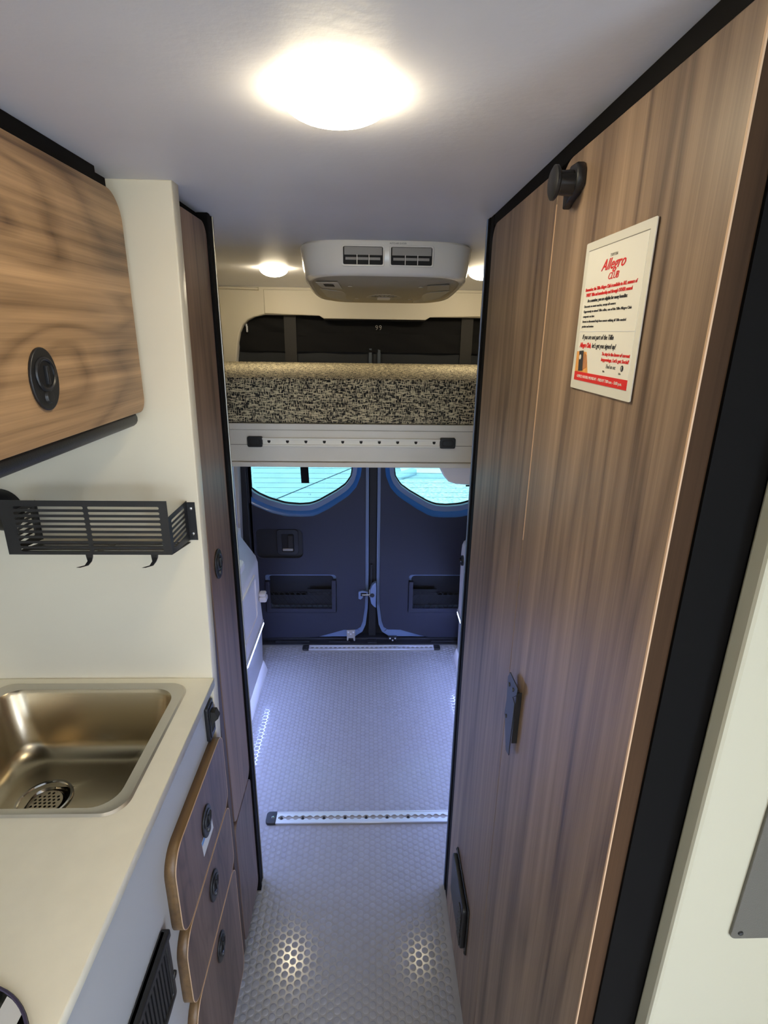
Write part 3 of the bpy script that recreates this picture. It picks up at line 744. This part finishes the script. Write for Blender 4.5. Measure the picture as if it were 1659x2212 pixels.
# black sheet-metal bracket
br = thing('door_bracket', 'black bent metal pull bracket halfway up the near wardrobe door', 'bracket', (0.24, 0.74, 1.0))
link('plate', plate([[(0.761, 1.139), (0.714, 1.141), (0.716, 1.127), (0.734, 1.110), (0.722, 1.106), (0.724, 1.030), (0.724, 1.002), (0.742, 0.997), (0.763, 1.043), (0.770, 1.049), (0.765, 1.083), (0.770, 1.124)]], 'X', 0.2365, 0.2380), M['metal_black'], br)
link('flange', box(0.2380, 0.2466, 0.7200, 0.7215, 1.030, 1.128), M['metal_black'], br)
link('foot', box(0.2455, 0.2468, 0.7215, 0.745, 1.035, 1.120), M['metal_black'], br)
for y, z in ((0.757, 1.118), (0.735, 1.124), (0.757, 1.055)):
    bm = bmesh.new(); lathe(bm, [(0, -0.0022), (0.003, -0.002), (0.0035, 0)], (0.2365, y, z), 'X', 12); link('screw', tomesh(bm), M['plastic'], br)

# low vent cover
lv = thing('vent_cover', 'black louvred vent cover low on the wardrobe beside the floor', 'vent', (0.247, 1.0, 0.21))
link('flange', plate([rrect(0.918, 1.095, 0.205, 0.358, 0.006)], 'X', 0.2435, 0.2470, bev=0.001), M['plastic'], lv)
link('cover', plate([rrect(0.926, 1.087, 0.213, 0.350, 0.012)], 'X', 0.232, 0.2440, bev=0.003), M['plastic'], lv)
for k in range(8):
    z = 0.222 + 0.014 * k; link('louvre', box(0.2295, 0.2325, 0.932, 0.965, z, z + 0.008, bev=0.001), M['plastic'], lv)
for z in (0.212, 0.351):
    bm = bmesh.new(); lathe(bm, [(0, -0.002), (0.0028, -0.0015), (0.0032, 0)], (0.2435, 0.922 if z < .3 else 1.091, z), 'X', 12); link('screw', tomesh(bm), M['plastic'], lv)

# grey plate on the white bathroom wall
gpz = thing('wall_plate', 'grey taupe plate with black screw on white wall at right edge', 'plate', (0.46, 0.383, 1.15))
link('plate', plate([rrect(0.374, 0.56, 1.083, 1.330, 0.006)], 'Y', 0.3795, 0.3829, bev=0.0008), M['grey_plate'], gpz)
for x, z in ((0.3835, 1.0915), (0.551, 1.0915), (0.3835, 1.321), (0.551, 1.321)):
    bm = bmesh.new(); lathe(bm, [(0, -0.0018), (0.0022, -0.0015), (0.0030, 0)], (x, 0.3796, z), 'Y', 14); link('screw', tomesh(bm), M['plastic'], gpz)

# ------------------------------------------------------------------ flyer on the wardrobe door
fy = thing('flyer', 'white flyer with red script heading stuck on the near wardrobe door', 'flyer', (0.2469, 0.5865, 1.61))
FC_Y, FC_Z, FH = 0.5865, 1.690, 0.0785
def fm(w0=0.2462):
    return lambda u, v, w: (w0 - w, FC_Y - u, FC_Z + v)
def fpl(outl, mat, name, lvl, t=0.0003):
    me = plate(outl, 'Z', 0, t); g = fm(0.2462 - 0.0003 * lvl)
    for v in me.vertices: v.co = Vector(g(*v.co))
    return link(name, me, mat, fy)
fpl([rrect(-FH, FH, -FH, FH, 0.002)], M['acrylic'], 'sleeve', 0, 0.0012)
fpl([rrect(-0.0685, 0.0690, -0.0685, 0.0700, 0.0005)], M['paper'], 'sheet', 4)
fpl([rrect(-0.0685, 0.0690, 0.0694, 0.0700), ], M['ink_grey'], 'sheet_edge', 5)
fpl([rrect(-0.0685, 0.0690, -0.0685, -0.0590)], M['red'], 'red_bar', 5)
fpl([rrect(-0.0685, 0.0690, -0.0150, -0.0144)], M['label'], 'rule_line', 5)
F5 = fm(0.2462 - 0.0018); F6 = fm(0.2462 - 0.0021)
def ft(s, size, u, v, mat, align='LEFT', shear=0.0, sx=1.0, bold=0.0, F=F5, width=None):
    if width:
        me = text(s, size, lambda a, b, c: (a, b, c), align, shear, 1.0, bold)
        xs = [q.co.x for q in me.vertices]; sx = width / (max(xs) - min(xs)); bpy.data.meshes.remove(me)
    me = text(s, size, lambda a, b, c: F(a + u, b + v, c), align, shear, sx, bold)
    link('lettering', me, mat, fy)
ft('T I F F I N', 0.0040, 0, 0.0585, M['ink_grey'], 'CENTER')
ft('Allegro', 0.0150, 0, 0.0500, M['red'], 'CENTER', 0.45, 1.25, 0.0001)
ft('CLUB', 0.0092, 0.004, 0.0385, M['red'], 'CENTER', 0.35, 1.1, 0.0)
ft('Remember, the Tiffin Allegro Club is available to ALL owners of', 0.0048, -0.003, 0.0292, M['red'], 'CENTER', 0.1, bold=0.0001, width=0.124)
ft('EVERY Tiffin and membership and through OTHER owned', 0.0048, -0.005, 0.0236, M['red'], 'CENTER', 0.1, bold=0.0001, width=0.112)
ft('As a member, you are eligible for many benefits:', 0.0046, -0.006, 0.0176, M['ink'], 'CENTER', 0, bold=0.0001, width=0.098)
for i_, (s, w_) in enumerate((('Discounts on most coaches, except all owners', 0.082), ('Opportunity to attend Tiffin rallies, one of the Tiffin Allegro Club', 0.118), ('campouts on time', 0.032), ('Access to discounted help from owners utilizing all Tiffin needed', 0.110), ('products and services', 0.033))):
    ft(s, 0.0036, -0.063, 0.0118 - 0.0053 * i_, M['ink'], 'LEFT', 0, width=w_)
ft('If you are not part of the Tiffin', 0.0072, -0.057, -0.0208, M['ink'], 'LEFT', 0.25, width=0.082)
ft('Allegro Club,', 0.0072, -0.062, -0.0296, M['red'], 'LEFT', 0.25, bold=0.0002, width=0.033)
ft("let's get you signed up!", 0.0072, -0.027, -0.0296, M['ink'], 'LEFT', 0.25, width=0.060)
ft('To stay in the know of current', 0.0048, 0.034, -0.0372, M['red'], 'CENTER', 0.2, bold=0.0001, width=0.064)
ft("happenings, Let's get Social!", 0.0048, 0.034, -0.0428, M['red'], 'CENTER', 0.2, bold=0.0001, width=0.064)
ft('Find us on:', 0.0058, 0.028, -0.0492, M['ink_grey'], 'CENTER', 0.2, 0.9)
fpl([circ(0.0535, -0.0492, 0.0030, 18)], M['ink'], 'round_logo', 5)
ft('f', 0.0052, 0.0535, -0.0494, M['paper'], 'CENTER', F=F6)
ft('Tiffin', 0.0026, 0.012, -0.0545, M['ink_grey'], 'CENTER'); ft('Tiffin', 0.0026, 0.050, -0.0545, M['ink_grey'], 'CENTER')
ft('OFFICE HOURS: MONDAY - FRIDAY 7:00 a.m. - 5:00 p.m.', 0.0044, 0, -0.0638, M['paper'], 'CENTER', 0, F=F6, width=0.118)
# printed picture of a hand with a phone
fpl([[(-0.0685, -0.0205 - .016), (-0.040, -0.0365), (-0.034, -0.050), (-0.030, -0.0588), (-0.0685, -0.0588)]], M['orange'], 'printed_picture', 5)
fpl([[(-0.0440, -0.0375), (-0.0385, -0.0400), (-0.0345, -0.0470), (-0.0350, -0.0530), (-0.0480, -0.0575), (-0.0540, -0.0560), (-0.047, -0.045)]], M['skin'], 'printed_hand', 6)
fpl([[(-0.0600, -0.0360), (-0.0480, -0.0352), (-0.0445, -0.0570), (-0.0570, -0.0580)]], M['ink'], 'printed_phone', 7)
fpl([circ(-0.0550, -0.0425, 0.0028, 14)], M['paper'], 'printed_dot', 8)

# ------------------------------------------------------------------ ceiling lamps
def ceiling_lamp(x, y, label, r=0.0570, z=1.9, deep=0.027, mat='lamp'):
    t = thing('ceiling_light', label, 'light', (x, y, z), 'round dome ceiling lamps')
    bm = bmesh.new(); lathe(bm, [(r - .001, 0), (r - .001, -0.003), (r - .003, -0.005)], (x, y, z), 'Z', 48); link('base_ring', tomesh(bm), M['ac'], t, smooth=True)
    bm = bmesh.new(); pr_ = [(r * math.cos(a), -0.004 - deep * math.sin(a)) for a in [PI / 2 * k / 8 for k in range(9)]]
    pr_[-1] = (0, -0.004 - deep); lathe(bm, pr_, (x, y, z), 'Z', 48); link('diffuser', tomesh(bm), M[mat], t, smooth=True)
    return t
ceiling_lamp(-0.035, 0.652, 'large glowing dome lamp on the ceiling nearest the camera', mat='lamp_main', deep=0.022)
ceiling_lamp(-0.362, 2.235, 'glowing dome lamp on ceiling over bed, left of air conditioner', r=0.053, mat='lamp_bed', deep=0.028)
ceiling_lamp(0.430, 2.225, 'glowing dome lamp over bed half hidden behind right wardrobe edge', r=0.053, mat='lamp_bed', deep=0.028)
for x_, y_, l_ in ((-0.42, -0.55, 'added left dome fill lamp, unseen on the ceiling just behind the camera'), (0.45, -0.55, 'added right dome fill lamp, unseen on the ceiling just behind the camera'), (-0.42, -1.70, 'added left dome fill lamp, unseen on the ceiling above the cab'), (0.45, -1.70, 'added right dome fill lamp, unseen on the ceiling above the cab')):
    ceiling_lamp(x_, y_, l_)  # these four are added out of view to fill the cabin with light
for x, y, lb in ((-0.37, 1.84, 'small puck lamp under the left side of the bed frame'), (0.262, 1.84, 'small puck lamp under the right side of the bed frame')):
    t = thing('puck_light', lb, 'light', (x, y, 1.269), 'puck lamps beneath the bed')
    bm = bmesh.new(); lathe(bm, [(0.035, 0), (0.035, -0.006), (0.03, -0.007)], (x, y, 1.269), 'Z', 32); link('housing', tomesh(bm), M['ac'], t)
    bm = bmesh.new(); lathe(bm, [(0.03, -0.0065), (0, -0.0075)], (x, y, 1.269), 'Z', 32); link('diffuser', tomesh(bm), M['lamp_puck'] if x < 0 else M['lamp_dim'], t)

# ------------------------------------------------------------------ ceiling air conditioner
ac = thing('air_conditioner', 'white ceiling air conditioner with two front vents above the bed', 'air conditioner', (0.045, 1.84, 1.9))
def se(cx_, cy_, a, b, z, n=4.5, N=72, zf=None):
    out = []
    for k in range(N):
        t = 2 * PI * k / N; c, s = math.cos(t), math.sin(t)
        x = a * math.copysign(abs(c) ** (2 / n), c); y = b * math.copysign(abs(s) ** (2 / n), s)
        out.append((cx_ + x, cy_ + y, z + (zf(cx_ + x, cy_ + y) if zf else 0)))
    return out
slope = lambda x, y: -0.036 * max(0, (y - 1.56)) / 0.5
ay, ab = 1.84, 0.288
bm = bmesh.new()
loft(bm, [se(0.047, ay, 0.240, ab, 1.8998), se(0.047, ay, 0.246, ab + .002, 1.895), se(0.047, ay, 0.240, ab - .002, 1.845), se(0.047, ay, 0.234, ab - .010, 1.824, zf=slope),
          se(0.047, ay, 0.225, ab - .020, 1.817, zf=slope), se(0.047, ay, 0.216, ab - .028, 1.8175, zf=slope)], False, False)
link('housing', tomesh(bm), M['ac'], ac, smooth=True)
bm = bmesh.new()
loft(bm, [se(0.047, ay, 0.216, ab - .028, 1.8175, zf=slope), se(0.047, ay, 0.206, ab - .038, 1.813, zf=slope), se(0.047, ay, 0.12, ab * .5, 1.806, zf=slope), se(0.047, ay, 0.04, ab * .2, 1.804, zf=slope)], False, True)
under = link('underside_panel', tomesh(bm), M['ac_under'], ac, smooth=True)
FYV = ay - ab - 0.004
for xa, xb in ((-0.070, 0.036), (0.055, 0.165)):
    v = link('vent', plate([rrect(xa, xb, 1.840, 1.885, 0.005)], 'Y', FYV + .0003, FYV + .008), M['hole'], ac)
    link('vent_frame', plate([rrect(xa - .003, xb + .003, 1.837, 1.888, 0.006), rrect(xa + .001, xb - .001, 1.841, 1.884, 0.004)], 'Y', FYV - .0018, FYV + .0015, bev=0.0008), M['ac'], v)
    link('flap', box(xa + .004, xb - .003, FYV - .0012, FYV + .0003, 1.864, 1.883, bev=0.0005), M['ac_vent'], v)
    w3 = (xb - xa - 0.012) / 3
    for k in range(3):
        x = xa + .006 + k * w3
        link('louvre', box(x + .001, x + w3 - .002, FYV - .0010, FYV + .0003, 1.852, 1.8585, bev=0.0004), M['ac_vent'], v)
    for k in (1, 2):
        x = xa + .006 + k * w3; link('divider', box(x - .001, x + .0008, FYV - .0016, FYV + .0003, 1.8415, 1.865), M['ac'], v)
link('lettering', text('AUTO-AIR GUIDER', 0.0052, lambda u, v, w: (0.074 + u, FYV - .0006 + w, 1.8925 + v)), M['ink_grey'], ac)
def up_(x, y, e=0.0): return 1.8115 + slope(x, y) - 0.006 * max(0, 1 - max(abs(x - .047) / .2, abs(y - ay) / .26)) - e
def under_patch(name, pts, mat, e=0.002):
    me = plate([pts], 'Z', 0, 0.001)
    bm = bmesh.new(); bm.from_mesh(me); bmesh.ops.triangulate(bm, faces=bm.faces); bm.to_mesh(me); bm.free()
    for v in me.vertices: v.co.z = up_(v.co.x, v.co.y, e + v.co.z)
    return link(name, me, mat, under)
under_patch('side_grille', [(-0.148, 1.752), (-0.085, 1.790), (-0.062, 1.86), (-0.055, 2.02), (-0.075, 2.02), (-0.140, 1.92)], M['ac'])
under_patch('side_grille', [(0.242, 1.752), (0.179, 1.790), (0.156, 1.86), (0.149, 2.02), (0.169, 2.02), (0.234, 1.92)], M['ac'])
under_patch('control_panel', [(-0.150, 1.635), (-0.088, 1.625), (-0.080, 1.735), (-0.140, 1.735)], M['ac'])
under_patch('display', [(-0.130, 1.655), (-0.102, 1.655), (-0.100, 1.690), (-0.128, 1.690)], M['hole'], 0.0035)
under_patch('lamp_lens', [(0.165, 1.655), (0.225, 1.640), (0.238, 1.735), (0.172, 1.735)], M['ac_vent'])
flower = []
for k in range(56):
    a = 2 * PI * k / 56; r = 1.0 + (0.14 if k % 2 else 0)
    flower.append((0.047 + 0.050 * r * math.cos(a), 1.885 + 0.070 * r * math.sin(a)))
under_patch('centre_rosette', flower, M['ac'])
under_patch('centre_cap', rrect(0.026, 0.068, 1.865, 1.935, 0.008), M['mould'], 0.004)
for k in range(7):
    a = math.radians(-150 + 20 * k); c, s = math.cos(a), math.sin(a)
    under_patch('rosette_slot', [(0.047 + .030 * c - .002 * s, 1.885 + .045 * s + .002 * c), (0.047 + .046 * c - .002 * s, 1.885 + .065 * s + .002 * c), (0.047 + .046 * c + .002 * s, 1.885 + .065 * s - .002 * c), (0.047 + .030 * c + .002 * s, 1.885 + .045 * s - .002 * c)], M['ink_grey'], 0.0035)
for x, y in ((-0.055, 1.68), (0.148, 1.68), (-0.042, 1.93), (0.136, 1.93)): under_patch('screw_cap', circ(x, y, 0.007, 14), M['ac'], 0.003)

# ------------------------------------------------------------------ bed: mattress on a frame with rail
bf = thing('raised_bed', 'white aluminium bed frame spanning the van under the mattress', 'bed', (0.03, 2.1, 1.27))
link('front_beam', boxes([(-0.86, 0.90, 1.660, 1.700, 1.286, 1.3845), (-0.86, 0.90, 1.652, 1.705, 1.386, 1.4050), (-0.86, 0.90, 1.650, 1.705, 1.270, 1.2845)], 0.0015), M['alu_white'], bf)
link('groove', box(-0.86, 0.90, 1.6585, 1.6602, 1.3375, 1.3395), M['ac_vent'], bf)
link('platform', box(-0.86, 0.90, 1.705, 2.560, 1.375, 1.400), M['alu_white'], bf)
for y in (1.84, 2.10, 2.36): link('slat', box(-0.86, 0.90, y - .025, y + .05, 1.3715 if y != 1.84 else 1.270, 1.3748), M['alu_white'], bf)
link('end_bracket', box(-0.448, -0.428, 1.640, 1.6595, 1.272, 1.312, bev=0.002), M['alu_white'], bf)
bt = thing('bed_track', 'silver slotted tie-down rail with black end caps on bed frame front', 'rail', (-0.05, 1.66, 1.337))
link('rail', boxes([(-0.326, 0.221, 1.6520, 1.6600, 1.3375, 1.3605), (-0.326, 0.221, 1.6450, 1.6525, 1.3565, 1.362), (-0.326, 0.221, 1.6450, 1.6525, 1.336, 1.3415)], 0.0008), pm('rail_white', (244, 242, 234), 0.3), bt)
for xa, xb in ((-0.372, -0.326), (0.221, 0.269)):
    c = link('end_cap', plate([rrect(xa, xb, 1.333, 1.3655, 0.005)], 'Y', 1.6460, 1.6598, bev=0.002), M['plastic'], bt)
    link('cap_ring', plate([rrect(xa + .006, xb - .006, 1.339, 1.3595, 0.008), rrect(xa + .009, xb - .009, 1.342, 1.3565, 0.006)], 'Y', 1.6448, 1.6460), M['webbing'], c)
for k in range(10):
    x = -0.3065 + k * 0.0566
    link('slot_hole', plate([[(x - .0045, 1.3535), (x + .0045, 1.3535), (x + .0045, 1.349), (x + .0022, 1.3455), (x - .0022, 1.3455), (x - .0045, 1.349)]], 'Y', 1.6512, 1.6520), M['hole'], bt)
mt = thing('mattress', 'tweed covered mattress in cream and black flecks on the raised bed', 'mattress', (0.03, 2.1, 1.405))
bm = bmesh.new(); addbox(bm, -0.85, 0.89, 1.648, 2.555, 1.4055, 1.541, bev=0.016, seg=4); link('cover', tomesh(bm), M['tweed'], mt, smooth=True)

# ------------------------------------------------------------------ rear window screen of black fabric
sc = thing('window_screen', 'black fabric insect screen rolled over the rear doors above the bed', 'screen', (0.025, 2.62, 1.55))
def cloth(x0, x1, z0, z1, y, amp, seed, nx=70, nz=26):
    rnd = random.Random(seed); ph = [(rnd.uniform(3, 14), rnd.uniform(4, 22), rnd.uniform(0, 6), rnd.uniform(.3, 1)) for _ in range(9)]
    bm = bmesh.new(); g = []
    for i in range(nx + 1):
        row = []
        for j in range(nz + 1):
            x = x0 + (x1 - x0) * i / nx; z = z0 + (z1 - z0) * j / nz
            d = sum(w * math.sin(a * (x * 3.1) + b * z * 4 + p) for a, b, p, w in ph) * amp / 3
            row.append(bm.verts.new((x, y + d, z)))
        g.append(row)
    for i in range(nx):
        for j in range(nz): bm.faces.new((g[i][j], g[i + 1][j], g[i + 1][j + 1], g[i][j + 1]))
    return tomesh(bm)
link('fabric', cloth(-0.665, 0.715, 1.655, 1.765, 2.640, 0.006, 3), M['net'], sc, smooth=True)
link('rolled_fold', cloth(-0.60, 0.65, 1.585, 1.668, 2.634, 0.003, 5), M['net'], sc, smooth=True)
link('lower_mesh', cloth(-0.665, 0.715, 1.30, 1.600, 2.645, 0.0015, 8, 40, 8), M['net_light'], sc, smooth=True)
for xa, xb in ((-0.390, -0.335), (0.425, 0.480)): link('strap', boxes([(xa, xb, 2.622, 2.625, 1.30, 1.742)], 0.0008), M['webbing'], sc)
zp = link('zipper_pull', boxes([(-0.5635, -0.5565, 2.617, 2.622, 1.692, 1.704)], 0.0015), M['alu'], sc)
link('pull_tab', merge([plate([rrect(-0.5610, -0.5535, 1.668, 1.696, 0.003), circ(-0.5572, 1.6722, 0.0018, 10)], 'Y', 2.614, 2.616)]), M['alu'], zp)
for x in (0.034, 0.051):
    bm = bmesh.new(); tube(bm, [(x + .0045 * math.cos(a), 2.622, 1.700 + .0045 * math.sin(a)) for a in [2 * PI * k / 12 for k in range(12)]], 0.0011, 6, True)
    tube(bm, [(x + .0045, 2.622, 1.700), (x + .003, 2.622, 1.690), (x - .002, 2.622, 1.686)], 0.0011, 6); link('snap_hook', tomesh(bm), M['ac_vent'], sc)
for x in (0.006, 0.047): link('bar', boxes([(x - .0075, x + .0075, 2.636, 2.640, 1.30, 1.604)], 0.002), pm('slate_bar', (58, 66, 74), 0.5), sc)

ws = link('hanging_strap', plate([[(-0.338, 1.10), (-0.333, 0.960), (-0.294, 0.960), (-0.299, 1.10)]], 'Y', 2.598, 2.601), M['net'], at=(-0.315, 2.6, 0.96))
tag(ws, 'short black strap hanging in front of left rear window', 'strap')
hb = thing('underbed_housing', 'light grey rounded housing hanging below bed before the right rear window', 'housing', (0.5, 2.35, 1.05))
link('shell', plate([[(0.300, 1.371), (0.300, 1.16), (0.312, 1.115), (0.328, 1.082), (0.352, 1.056), (0.385, 1.045), (0.47, 1.040), (0.80, 1.037), (0.80, 1.371)]], 'Y', 2.28, 2.50, bev=0.006), M['mould'], hb)
link('black_tab', box(0.428, 0.50, 2.276, 2.2795, 1.0365, 1.043), M['hole'], hb)

# ------------------------------------------------------------------ floor tracks
def floor_track(y0, y1, x0, x1, label, pitch, nscrew):
    t = thing('floor_track', label, 'rail', (0.02, (y0 + y1) / 2, 0.0), 'aluminium tie-down tracks across the floor')
    ym = (y0 + y1) / 2; W_ = y1 - y0; c = 0.036
    pts_u, pts_l = [], []
    n = int((x1 - x0 - 2 * c) / pitch)
    # slotted top: a scalloped keyhole channel cut along the rail
    ch_u = []; ch_l = []
    xs0 = x0 + c + 0.006
    for k in range(n * 8 + 1):
        x = xs0 + k * (x1 - x0 - 2 * c - 0.012) / (n * 8); p = ((x - xs0) / pitch) % 1.0
        h = 0.0042 + (0.0055 * math.sqrt(max(0, 1 - ((p - .5) / .32) ** 2)) if abs(p - .5) < .32 else 0)
        ch_u.append((x, ym + h)); ch_l.append((x, ym - h))
    link('rail', plate([rrect(x0 + c, x1 - c, y0, y1), ch_u + ch_l[::-1]], 'Z', 0.0045, 0.0085), M['alu'], t)
    link('rail_base', boxes([(x0 + c, x1 - c, y0, y1, 0.0002, 0.0040)]), M['ac_vent'], t)
    link('rail_lip', boxes([(x0 + c, x1 - c, y0, y0 + .004, 0.0085, 0.0100), (x0 + c, x1 - c, y1 - .004, y1, 0.0085, 0.0100)], 0.0005), M['alu'], t)
    for k in range(nscrew):
        x = xs0 + pitch * (.5 + k * (n // max(nscrew, 1)))
        bm = bmesh.new(); lathe(bm, [(0, 0.0072), (0.0042, 0.0070), (0.0052, 0.0042)], (x, ym, 0), 'Z', 14); link('screw', tomesh(bm), M['hole'], t)
    for xa, xb, r in ((x0, x0 + c, (0, .012, .012, 0)), (x1 - c, x1, (.012, 0, 0, .012))):
        e = link('end_cap', plate([rrect(xa, xb, y0 - .001, y1 + .001, r)], 'Z', 0.0002, 0.0115, bev=0.002), M['plastic'], t)
        bm = bmesh.new(); xc = xb - .012 if xa == x0 else xa + .012
        lathe(bm, [(0, 0.0125), (0.004, 0.0122), (0.0055, 0.0115)], (xc, ym, 0), 'Z', 14); link('screw', tomesh(bm), M['chrome'], e)
    return t
floor_track(1.484, 1.532, -0.362, 0.420, 'silver slotted track set across floor between the two tall cabinets', 0.0254, 7)
floor_track(2.598, 2.640, -0.362, 0.405, 'silver slotted track across the floor at the rear doors', 0.0254, 0)

# ------------------------------------------------------------------ moulded side lockers with LED strips
def side_locker(s, label, y1, top):
    X = lambda x: x if s < 0 else 0.02 - x - 0.0
    t = thing('side_locker', label, 'locker', (X(-0.7), 1.9, 0.0), 'white moulded wheel-arch lockers')
    if s < 0:
        pr_ = [(-0.895, 0.0), (-0.548, 0.0), (-0.540, 0.262), (-0.532, 0.274), (-0.534, 0.300), (-0.540, 0.408), (-0.540, 0.600), (-0.548, 0.632), (-0.612, 0.731), (-0.612, 0.775), (-0.895, 0.775)]
        ys = (1.295, y1)
    else:
        pr_ = [(-0.900, 0.0), (-0.470, 0.0), (-0.468, 0.262), (-0.460, 0.274), (-0.462, 0.300), (-0.458, 0.600), (-0.461, 0.650), (-0.468, 0.670), (-0.482, 0.680), (-0.900, 0.680)]
        ys = (1.265, y1)
    bm = bmesh.new(); loft(bm, [[(X(x), ys[0], z) for x, z in pr_], [(X(x), ys[1] - .006, z) for x, z in pr_], [(X(x) + (0.005 if s > 0 else -0.005) * (z > 0.01), ys[1], z) for x, z in pr_]])
    link('shell', tomesh(bm), M['mould'], t, smooth=True)
    xf = -0.519 if s < 0 else -0.446
    base = -0.548 if s < 0 else -0.470
    bm = bmesh.new(); rr = []
    for y, k in ((ys[0], 1), (ys[1] - .03, 1), (ys[1] + .01, 0.35)):
        rr.append([(X(base), y, 0.001), (X(base + (xf - base) * k), y, 0.001), (X(base + (xf - base) * k), y, 0.004), (X(base + .004), y, 0.030), (X(base), y, 0.032)])
    loft(bm, rr); link('floor_flange', tomesh(bm), M['mould'], t, smooth=True)
    # recessed LED strip beneath a ledge
    xe = -0.5335 if s < 0 else -0.4610
    ya, yb = (1.30, y1 - .01)
    xs = sorted((X(xe), X(xe + 0.006)))
    e = link('led_channel', box(xs[0], xs[1], ya, yb, 0.270, 0.286, bev=0.001), M['alu'], t)
    xs = sorted((X(xe - .003), X(xe + 0.005)))
    link('led_strip', box(xs[0], xs[1], ya, yb, 0.259, 0.2695), M['led'], e)
    return t
sl_l = side_locker(-1, 'white moulded locker under left side of bed with blue light strip', 2.450, 0.73)
link('recess_panel', plate([rrect(1.60, 2.36, 0.345, 0.580, 0.025), rrect(1.62, 2.34, 0.362, 0.563, 0.020)], 'X', -0.5405, -0.5330, bev=0.002), M['mould'], sl_l)
link('top_step', box(-0.70, -0.560, 1.50, 2.28, 0.600, 0.690, bev=0.02, seg=3), M['mould'], sl_l)
bm = bmesh.new(); addbox(bm, -0.538, -0.506, 2.405, 2.448, 0.428, 0.446, bev=0.007); addbox(bm, -0.538, -0.500, 2.402, 2.450, 0.398, 0.428, bev=0.009)
link('knob', tomesh(bm), M['mould'], sl_l, smooth=True)
link('black_plate', box(-0.5435, -0.5385, 1.99, 2.035, 0.06, 0.135, bev=0.001), M['hole'], sl_l)
sl_r = side_locker(1, 'white moulded locker under right side of bed mostly behind the wardrobe', 2.560, 0.68)
bm = bmesh.new(); lathe(bm, [(0, 0.020), (0.012, 0.019), (0.017, 0.012), (0.026, 0.010), (0.027, 0)], (0.479, 2.49, 0.590), 'X', 24, flip=-1)
link('knob', tomesh(bm), M['plastic'], sl_r, smooth=True)
cu_ = thing('cushion', 'grey flecked cushion resting on the left moulded locker', 'cushion', (-0.75, 1.95, 0.776))
bm = bmesh.new(); addbox(bm, -0.885, -0.617, 1.42, 2.425, 0.7765, 0.922, bev=0.05, seg=6); link('cover', tomesh(bm), M['tweed_grey'], cu_, smooth=True)
struct('trim_12', box(XL + .001, -0.66, 2.56, 2.599, 0.0, 1.36, bev=0.004), M['mould'])

# ------------------------------------------------------------------ outside
gr = struct('ground', box(-30, 30, -30, 40, -0.75, -0.70), M['asphalt'])
struct('path', box(0.42, 30, 2.9, 8.9, -0.699, -0.690), M['gravel'])
def quad(pts, z0, z1): return plate([pts], 'Z', z0, z1)
kb = link('kerb', quad([(0.18, 8.62), (0.24, 8.52), (0.85, 9.25), (0.78, 9.38)], -0.70, -0.60), M['concrete'], at=(0.5, 9.0, -0.70)); tag(kb, 'pale concrete kerb outside the right rear window', 'kerb')
link('paving', quad([(0.60, 9.4), (3.5, 9.2), (3.5, 16), (0.2, 16)], -0.698, -0.689), M['paint'], gr)
link('tar_seam', quad([(-1.52, 7.50), (-1.50, 7.48), (-0.30, 9.72), (-0.32, 9.74)], -0.699, -0.697), M['tar'], gr)
link('road_marking', quad([(-0.98, 7.32), (-0.80, 7.30), (-0.22, 8.45), (-0.22, 8.70)], -0.699, -0.696), M['paint'], gr)
print('studs', len(spots), 'objects', len(bpy.data.objects))
